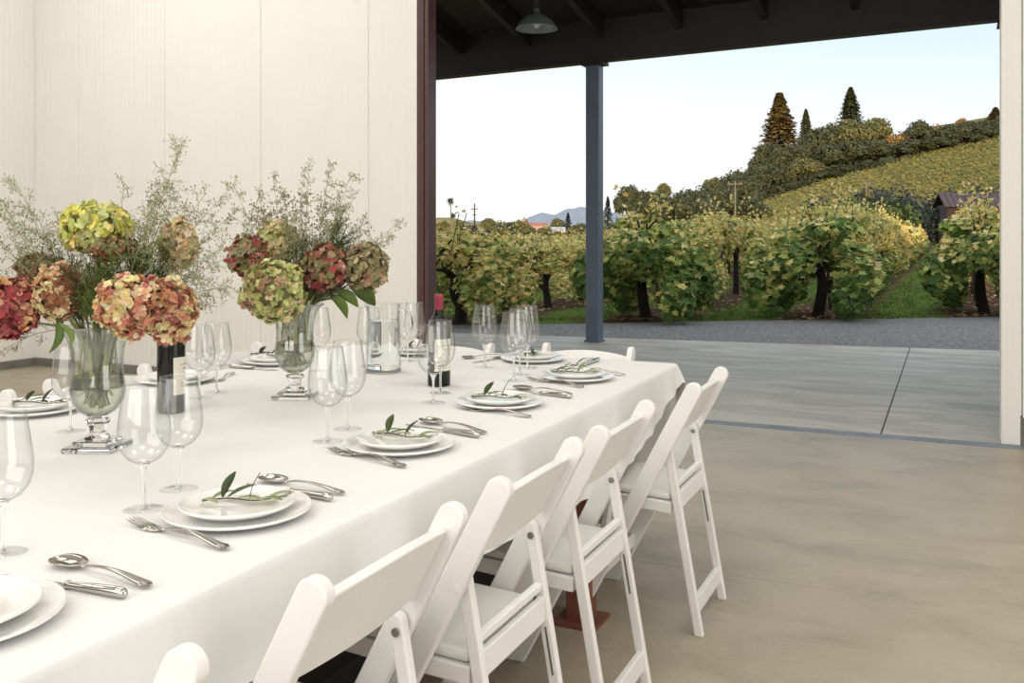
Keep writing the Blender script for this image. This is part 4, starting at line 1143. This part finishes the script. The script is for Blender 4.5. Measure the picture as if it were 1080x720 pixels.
m = MB(); m.lathe([(0, .0115), (.056, .0115), (.0625, .018), (.0630, .03), (.0590, .15), (.0573, .195), (.0573, .200), (0, .200)], 48)
o = m.build('water', M['water'], loc=q); tag(o, 'clear water filling three quarters of the glass pitcher', 'water')

# vases
def vase(px, py, lab, rot, wl):
    q = top(px, py, EPS); t = empty('glass_vase', q, rot); tag(t, lab, 'vase')
    m = MB(); a = .062; m.prism([(-a, -a), (a, -a), (a, a), (-a, a)], 'z', 0, .012); m.prism([(-.044, -.044), (.044, -.044), (.044, .044), (-.044, .044)], 'z', .0125, .024)
    m.build('base', M['stemglass'], t, bevel=.004)
    m = MB(); m.lathe([(0, .025), (.030, .025), (.032, .031), (.022, .036), (.019, .046), (.022, .060), (.030, .066), (.031, .071), (.026, .077), (0, .078)], 8, smooth=False); m.build('stem', M['stemglass'], t)
    pr = [(.010, .079), (.030, .084), (.048, .098), (.060, .120), (.0645, .142), (.0635, .160), (.0600, .185), (.0590, .215), (.0615, .245), (.069, .270), (.082, .290), (.094, .299)]
    m = MB(); m.lathe(pr + [(.0955, .3005), (.0935, .3015)] + [(r - .0028, z + .001) for r, z in pr[::-1]], 48); m.build('vase_body', M['vase'], t)
    m = MB(); m.lathe([(.0925 + .0022 * cos(a_ * pi / 4), .3010 + .0022 * sin(a_ * pi / 4)) for a_ in range(9)], 48); m.build('rim', M['stemglass'], t)
    m = MB(); m.lathe([(0, .083), (.028, .087), (.045, .100), (.0565, .121), (.0610, .142), (.0600, .160), (.0572, .180), (.0566, wl), (0, wl)], 40)
    o = m.build('water', M['vasewater'], loc=q); tag(o, 'water holding flower stems in the ' + ('near' if 'near' in lab or 'left' in lab else 'far') + ' vase', 'water')
    return q
v1 = vase(103, 473, 'footed clear glass vase of the left bouquet, nearest', ANG_V + radians(22), .150)
v2 = vase(311, 419, 'footed clear glass vase of the far bouquet, behind the wine glasses', ANG_V + radians(22), .150)

# ------------------------------------------------------------------ flowers
def floret(m, c, n, size, col, col2):
    a, b_, nn = frame(n, rnd(0, 6.28))
    for k in range(4):
        w_ = k * pi / 2 + rnd(-.2, .2); dr = a * cos(w_) + b_ * sin(w_); sd = a * -sin(w_) + b_ * cos(w_)
        m.cur = tuple(v * rnd(.85, 1.15) for v in (col if random.random() < .75 else col2)); cup = rnd(.0, 1.1); l = size * rnd(.8, 1.25)
        vs = [c + nn * .001, c + dr * l * .38 + sd * l * .46 + nn * l * .15 * cup, c + dr * l * .80 + sd * l * .46 + nn * l * .45 * cup, c + dr * l * 1.05 + nn * l * .55 * cup,
              c + dr * l * .80 - sd * l * .46 + nn * l * .45 * cup, c + dr * l * .38 - sd * l * .46 + nn * l * .15 * cup, c + dr * l * .6 + nn * l * .12 * cup]
        m.add(vs, [(0, 1, 6), (1, 2, 6), (2, 3, 6), (3, 4, 6), (4, 5, 6), (5, 0, 6)], True)
def broadleaf(t, base, tip, wd, col, bend=.02):
    m = MB(); d = tip - base; l = d.length; dr = d.normalized(); sd = dr.cross(Vector((.2, 1, .3))).normalized(); up = sd.cross(dr); vs = []; fs = []; n = 9; m.cur = col
    for j in range(n + 1):
        g = j / n; w_ = wd * sin(pi * (.03 + .95 * g ** .85)) ** .9; c = base + dr * l * g + up * bend * sin(pi * g)
        vs += [c - sd * w_ + up * w_ * .25, c - sd * w_ * .5 + up * w_ * .08, c, c + sd * w_ * .5 + up * w_ * .08, c + sd * w_ + up * w_ * .25]
    for j in range(n):
        for i in range(4): fs.append((j * 5 + i, j * 5 + i + 1, j * 5 + i + 6, j * 5 + i + 5))
    m.add(vs, fs, True); m.build('leaf', M['leaf'], t, solid=.0008)
def inside(vq, r, z):
    a = rnd(0, 6.28); return vq + Vector((cos(a) * r, sin(a) * r, z))
def mouth_pt(vq, tip, r=.045, z=.285):
    d = tip - vq; d.z = 0; d = d.normalized() if d.length > 1e-4 else Vector((1, 0, 0)); k = min(r, (tip - vq).to_2d().length * .5)
    return vq + d * k + Vector((0, 0, z))
def hydrangea(vq, px, py, rx, rz_, off, pal, pal2, lab, n=150, fs=.0125, seed=0, leaves=()):
    """head centre pixel, radii in pixels, depth offset from the vase"""
    random.seed(seed); d = vq.y + off; c = D(px, py, d); RX = rx / F * d; RZ = rz_ / F * d
    bot = inside(vq, rnd(.005, .035), .11 + rnd(-.01, .02)); mp = mouth_pt(vq, c)
    t = empty('hydrangea', bot, 0); tag(t, lab, 'flower'); o_ = bot
    loc = lambda p: p - o_
    waist = vq + (mp - vq) * .6; waist = Vector((waist.x, waist.y, vq.z + .19)) + Vector((rnd(-.015, .015), rnd(-.015, .015), 0))
    path = bez([loc(bot), loc(waist), loc(mp), loc(c + Vector((0, 0, -RZ * .3)))], 7)
    m = MB(); m.tube(path, .0030, 7); m.build('stem', M['stem'], t)
    m = MB(); seedv = Vector((seed * 3.7, 0, 0)); cc = loc(c)
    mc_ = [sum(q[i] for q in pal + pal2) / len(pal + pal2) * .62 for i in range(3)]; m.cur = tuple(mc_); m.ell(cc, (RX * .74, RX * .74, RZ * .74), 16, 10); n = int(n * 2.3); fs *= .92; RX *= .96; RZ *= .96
    for k in range(n):
        z = 1 - 2 * (k + .5) / n; a = k * 2.39996; r = sqrt(1 - z * z); dr = (Vector((r * cos(a), r * sin(a), z)) + rdir() * .22).normalized()
        lump = 1 + .26 * mnoise.noise(dr * 1.9 + seedv) + rnd(-.10, .07)
        p = cc + Vector((dr.x * RX, dr.y * RX, dr.z * RZ)) * .95 * lump
        q = mnoise.noise(dr * 1.3 + seedv) + rnd(-.28, .28)
        P1, P2 = (pal, pal2) if q < .05 else (pal2, pal)
        floret(m, p, dr + rdir() * .6, fs * rnd(.8, 1.2), random.choice(P1), random.choice(P1 if random.random() < .6 else P2))
    m.build('flower_head', M['petal'], t)
    for (fx, fy, tx, ty, w_, col) in leaves:
        broadleaf(t, loc(D(fx, fy, d - .02)), loc(D(tx, ty, d - .05)), w_, col)
    return t
PINK = [(.62, .30, .18), (.52, .20, .15), (.68, .40, .24), (.42, .14, .12), (.66, .36, .16)]
CREAM = [(.80, .66, .36), (.85, .74, .50), (.70, .60, .28), (.75, .55, .32)]
REDH = [(.42, .07, .08), (.34, .06, .08), (.50, .13, .12), (.28, .06, .06)]
YEL = [(.82, .74, .20), (.70, .66, .16), (.86, .78, .32), (.50, .52, .12)]
LIM = [(.66, .65, .28), (.74, .70, .38), (.50, .52, .20), (.40, .42, .15)]
DUST = [(.50, .27, .19), (.58, .40, .28), (.40, .20, .15)]
RUST = [(.36, .15, .08), (.44, .20, .10), (.28, .12, .07)]
PALE = [(.80, .58, .40), (.84, .70, .50), (.76, .66, .40)]
OLV = [(.30, .28, .12), (.24, .22, .10), (.36, .30, .16)]
GL = (.11, .17, .04); GL2 = (.20, .28, .07)
hydrangea(v1, 101, 241, 36, 27, .02, YEL, LIM, 'yellow-green hydrangea head at the top of the left bouquet', 170, .0125, 1)
hydrangea(v1, 138, 322, 35, 33, -.17, CREAM, PINK, 'cream and pink hydrangea head in front, low over the near vase', 190, .0125, 2)
hydrangea(v1, 178, 329, 28, 35, -.12, PINK, CREAM, 'salmon pink hydrangea head hanging over the left wine bottle', 170, .012, 3)
hydrangea(v1, 8, 326, 30, 33, -.10, REDH, PINK, 'crimson hydrangea head at the left edge of the photo', 170, .0125, 4)
hydrangea(v1, 60, 308, 22, 31, -.08, RUST, CREAM, 'rust and cream hydrangea head left of centre in the near bouquet', 150, .011, 5, leaves=((60, 335, 52, 372, .012, GL), (62, 340, 72, 368, .010, GL2)))
hydrangea(v1, 38, 283, 20, 14, .05, OLV, RUST, 'small dull brown hydrangea head behind the crimson one', 90, .010, 6)
hydrangea(v1, 188, 258, 20, 28, .08, PALE, CREAM, 'pale peach hydrangea head behind the grass sprays of the near bouquet', 120, .011, 7)
hydrangea(v1, 120, 262, 22, 13, .0, RUST, OLV, 'small rusty hydrangea head just below the yellow-green one', 90, .009, 8)
hydrangea(v2, 288, 307, 34, 33, -.16, LIM, LIM + DUST, 'large lime and dusty pink hydrangea head low in the far bouquet', 190, .0135, 11)
hydrangea(v2, 263, 270, 24, 23, .0, REDH, OLV, 'dark red and olive hydrangea head at the left of the far bouquet', 130, .0125, 12)
hydrangea(v2, 292, 256, 22, 24, .05, CREAM, LIM, 'pale yellow hydrangea head at the back of the far bouquet', 120, .012, 13)
hydrangea(v2, 344, 283, 27, 26, -.03, REDH + DUST, RUST + OLV, 'crimson hydrangea head in the middle of the far bouquet', 140, .0125, 14)
hydrangea(v2, 386, 282, 24, 26, .0, OLV + [(.42, .36, .20)], DUST + OLV, 'dusty tan and pink hydrangea head at the right of the far bouquet', 140, .0125, 15,
          leaves=((372, 306, 396, 322, .026, GL), (352, 306, 378, 324, .020, GL2), (348, 310, 366, 336, .018, GL2), (325, 318, 308, 330, .012, GL2)))
hydrangea(v2, 322, 300, 20, 18, .06, OLV, GREEN, 'small olive hydrangea head tucked behind the lime one', 80, .011, 16)

def spray(vq, tip, lab, grp, seed, nt=20, spread=.07, seeds=9, cols=((.36, .33, .18), (.26, .21, .11), (.48, .44, .26)), stemc=(.36, .40, .20), start=.35, r=.0020):
    random.seed(seed); bot = inside(vq, rnd(.0, .04), rnd(.10, .15)); mp = mouth_pt(vq, tip, .05)
    t = empty('grass_spray', bot, 0); tag(t, lab, 'grass spray', grp); loc = lambda p: p - bot
    mid = mp.lerp(tip, .5) + Vector((0, 0, .02)); wst = Vector(((mp.x + vq.x) / 2 + rnd(-.02, .02), (mp.y + vq.y) / 2 + rnd(-.02, .02), vq.z + .19))
    path = bez([loc(bot), loc(wst), loc(mp), loc(mid), loc(tip)], 6)
    m = MB(); m.cur = stemc; m.tube(path, [.0018 - .0012 * i / len(path) for i in range(len(path))], 5)
    up = path[12:]; s = MB(); tot = (tip - mp).length
    for k in range(nt):
        f = start + (1 - start) * (k + rnd(0, .8)) / nt; f = min(f, .99); i = f * (len(up) - 1); a = up[int(i)].lerp(up[min(int(i) + 1, len(up) - 1)], i % 1)
        tan = (up[min(int(i) + 1, len(up) - 1)] - up[max(int(i) - 1, 0)]).normalized(); ln = spread * (1.15 - f * .75) * rnd(.6, 1.3)
        dr = (tan * .8 + rdir() * .9).normalized(); e = a + dr * ln + Vector((0, 0, -.1 * ln)); m.cur = stemc; m.tube([a, a.lerp(e, .5) + rdir() * ln * .06, e], .00055, 3, cap=False)
        for j in range(seeds):
            g = rnd(.25, 1.0); b0 = a.lerp(e, g); b1 = b0 + (dr * .6 + rdir()).normalized() * rnd(.006, .022)
            m.tube([b0, b1], .0004, 3, cap=False)
            s.cur = random.choice(cols); rr = r * rnd(.6, 1.25)
            s.add([b1 + Vector(q) * rr for q in ((1, 0, 0), (-1, 0, 0), (0, 1, 0), (0, -1, 0), (0, 0, 1.3), (0, 0, -1.3))], [(0, 2, 4), (2, 1, 4), (1, 3, 4), (3, 0, 4), (2, 0, 5), (1, 2, 5), (3, 1, 5), (0, 3, 5)], True)
    m.build('stem', M['petal'], t); tag(s.build('seed_heads', M['petal'], t), kind='stuff')
PG = ((.46, .44, .27), (.54, .50, .34), (.36, .33, .19)); DK = ((.22, .17, .10), (.30, .25, .14), (.40, .36, .20))
n1 = 0
for (px, py, off, nt_, sp_, cl) in ((14, 186, .05, 20, .07, PG), (5, 218, .0, 22, .08, DK), (38, 226, .05, 20, .08, DK), (-20, 240, .0, 20, .09, DK), (28, 262, .05, 16, .08, PG), (60, 230, .1, 18, .08, PG), (131, 190, .05, 10, .04, DK),
                                     (192, 150, .05, 30, .06, PG), (172, 190, .0, 26, .07, DK), (186, 200, .1, 26, .09, DK), (160, 225, -.05, 24, .08, PG), (216, 205, .05, 22, .07, DK), (242, 228, .05, 20, .07, DK), (248, 192, .25, 14, .05, PG),
                                     (235, 260, .05, 22, .09, PG), (242, 300, .0, 24, .09, PG), (218, 318, .02, 20, .08, PG), (205, 290, .1, 24, .10, PG), (-12, 205, .1, 16, .07, PG), (0, 290, .1, 16, .08, PG), (4, 368, -.05, 8, .05, PG), (150, 250, .1, 22, .09, DK), (262, 260, .1, 14, .08, PG)):
    spray(v1, D(px, py, v1.y + off), 'airy seeded grass spray rising from the near vase at left', 'grass sprays in the left bouquet', 500 + n1, nt_, sp_, cols=cl); n1 += 1
n2 = 0
for (px, py, off, nt_, sp_, cl) in ((246, 193, .0, 14, .07, PG), (272, 202, .05, 20, .08, DK), (288, 186, .1, 16, .06, PG), (300, 206, .0, 24, .09, DK), (326, 173, .05, 18, .06, PG), (318, 205, .0, 24, .09, DK), (348, 172, .0, 18, .05, PG), (370, 184, .0, 26, .06, PG),
                                     (362, 215, .05, 24, .09, PG), (342, 215, .05, 24, .10, DK), (421, 234, .0, 16, .06, PG), (412, 250, .0, 12, .06, PG), (286, 228, .1, 22, .10, DK), (262, 235, .0, 18, .08, PG), (385, 232, .08, 18, .08, PG), (310, 235, -.05, 22, .09, PG)):
    spray(v2, D(px, py, v2.y + off), 'airy seeded grass spray rising from the far vase', 'grass sprays in the far bouquet', 700 + n2, nt_, sp_, cols=cl, r=.0026); n2 += 1
# fine feathery greenery filling each bouquet
def fern(vq, px, py, off, seed, lab, grp, col):
    random.seed(seed); tip = D(px, py, vq.y + off); bot = inside(vq, rnd(.0, .045), rnd(.10, .13)); mp = mouth_pt(vq, tip, .05)
    t = empty('feathery_fennel', bot, 0); tag(t, lab, 'greenery', grp); loc = lambda p: p - bot
    wst = Vector(((mp.x + vq.x) / 2, (mp.y + vq.y) / 2, vq.z + .19)); path = bez([loc(bot), loc(wst), loc(mp), loc(tip)], 7)
    m = MB(); m.cur = col; m.tube(path, .0022, 5); m.build('stem', M['petal'], t); m = MB()
    for k in range(150):
        i = rnd(10, len(path) - 1.01); a = path[int(i)].lerp(path[int(i) + 1], i % 1); tan = (path[int(i) + 1] - path[int(i)]).normalized()
        if (a + bot).z < vq.z + .305: continue
        m.cur = tuple(v * rnd(.7, 1.3) for v in col); e = a + (tan + rdir() * .7).normalized() * rnd(.03, .08); md = a.lerp(e, .5) + rdir() * .005
        m.tube([a, md, e], .0008, 3, cap=False)
        for j in range(4): g = md.lerp(e, rnd(0, 1)); m.tube([g, g + (tan * .6 + rdir()).normalized() * .018], .0006, 3, cap=False)
    m.build('fronds', M['petal'], t)
k = 0
for (px, py, off) in ((95, 290, .0), (120, 285, -.05), (75, 285, .03), (140, 270, .05), (105, 275, .05), (85, 300, -.08), (160, 262, .0), (110, 262, .06), (150, 285, .0), (60, 275, .06), (130, 295, -.02), (175, 275, .04), (98, 318, -.09), (110, 312, -.1)):
    fern(v1, px, py, off, 900 + k, 'feathery green filler among the hydrangeas of the near vase', 'feathery fillers in the left bouquet', random.choice(((.15, .20, .05), (.22, .27, .07), (.10, .13, .04), (.16, .14, .06)))); k += 1
for (px, py, off) in ((320, 270, .0), (335, 262, .04), (355, 262, .0), (300, 275, .04), (330, 300, -.02), (350, 305, -.03), (370, 265, .05), (310, 285, .03), (318, 255, .0), (358, 235, .0), (362, 250, .02)):
    fern(v2, px, py, off, 950 + k, 'feathery green filler among the hydrangeas of the far vase', 'feathery fillers in the far bouquet', random.choice(((.15, .20, .06), (.12, .16, .05), (.17, .20, .09)))); k += 1
# curled leaves and roots of stems under water are part of the fillers: leafy stems in each vase
for (vq, sd, which) in ((v1, 41, 'near'), (v2, 42, 'far')):
    random.seed(sd)
    for j in range(12):
        bot = inside(vq, rnd(.005, .035), rnd(.095, .115)); t = empty('leafy_stem', bot, 0); tag(t, 'yellow-green leafy stem standing inside the ' + which + ' glass vase', 'stem', 'leafy stems inside the ' + which + ' vase')
        a = rnd(0, 6.28); w_ = Vector((cos(a) * .03, sin(a) * .03, 0)); tp = vq + w_ * 1.1 + Vector((0, 0, rnd(.25, .30)))
        path = bez([(0, 0, 0), (vq + w_ * .4 + Vector((0, 0, .16))) - bot, (vq + w_ + Vector((0, 0, .22))) - bot, tp - bot], 6)
        m = MB(); m.tube(path, .0035, 7); m.build('stem', M['stem'], t)
        for i in range(4):
            p0 = path[4 + i * 4]; d = rdir(); d.z = abs(d.z) * .6; l = .028; broadleaf(t, p0, p0 + (d * l) if (p0 + d * l + bot - vq).to_2d().length < .05 else p0 + Vector((0, 0, .03)), .007, random.choice((GL2, (.30, .36, .10), GL)), .004)
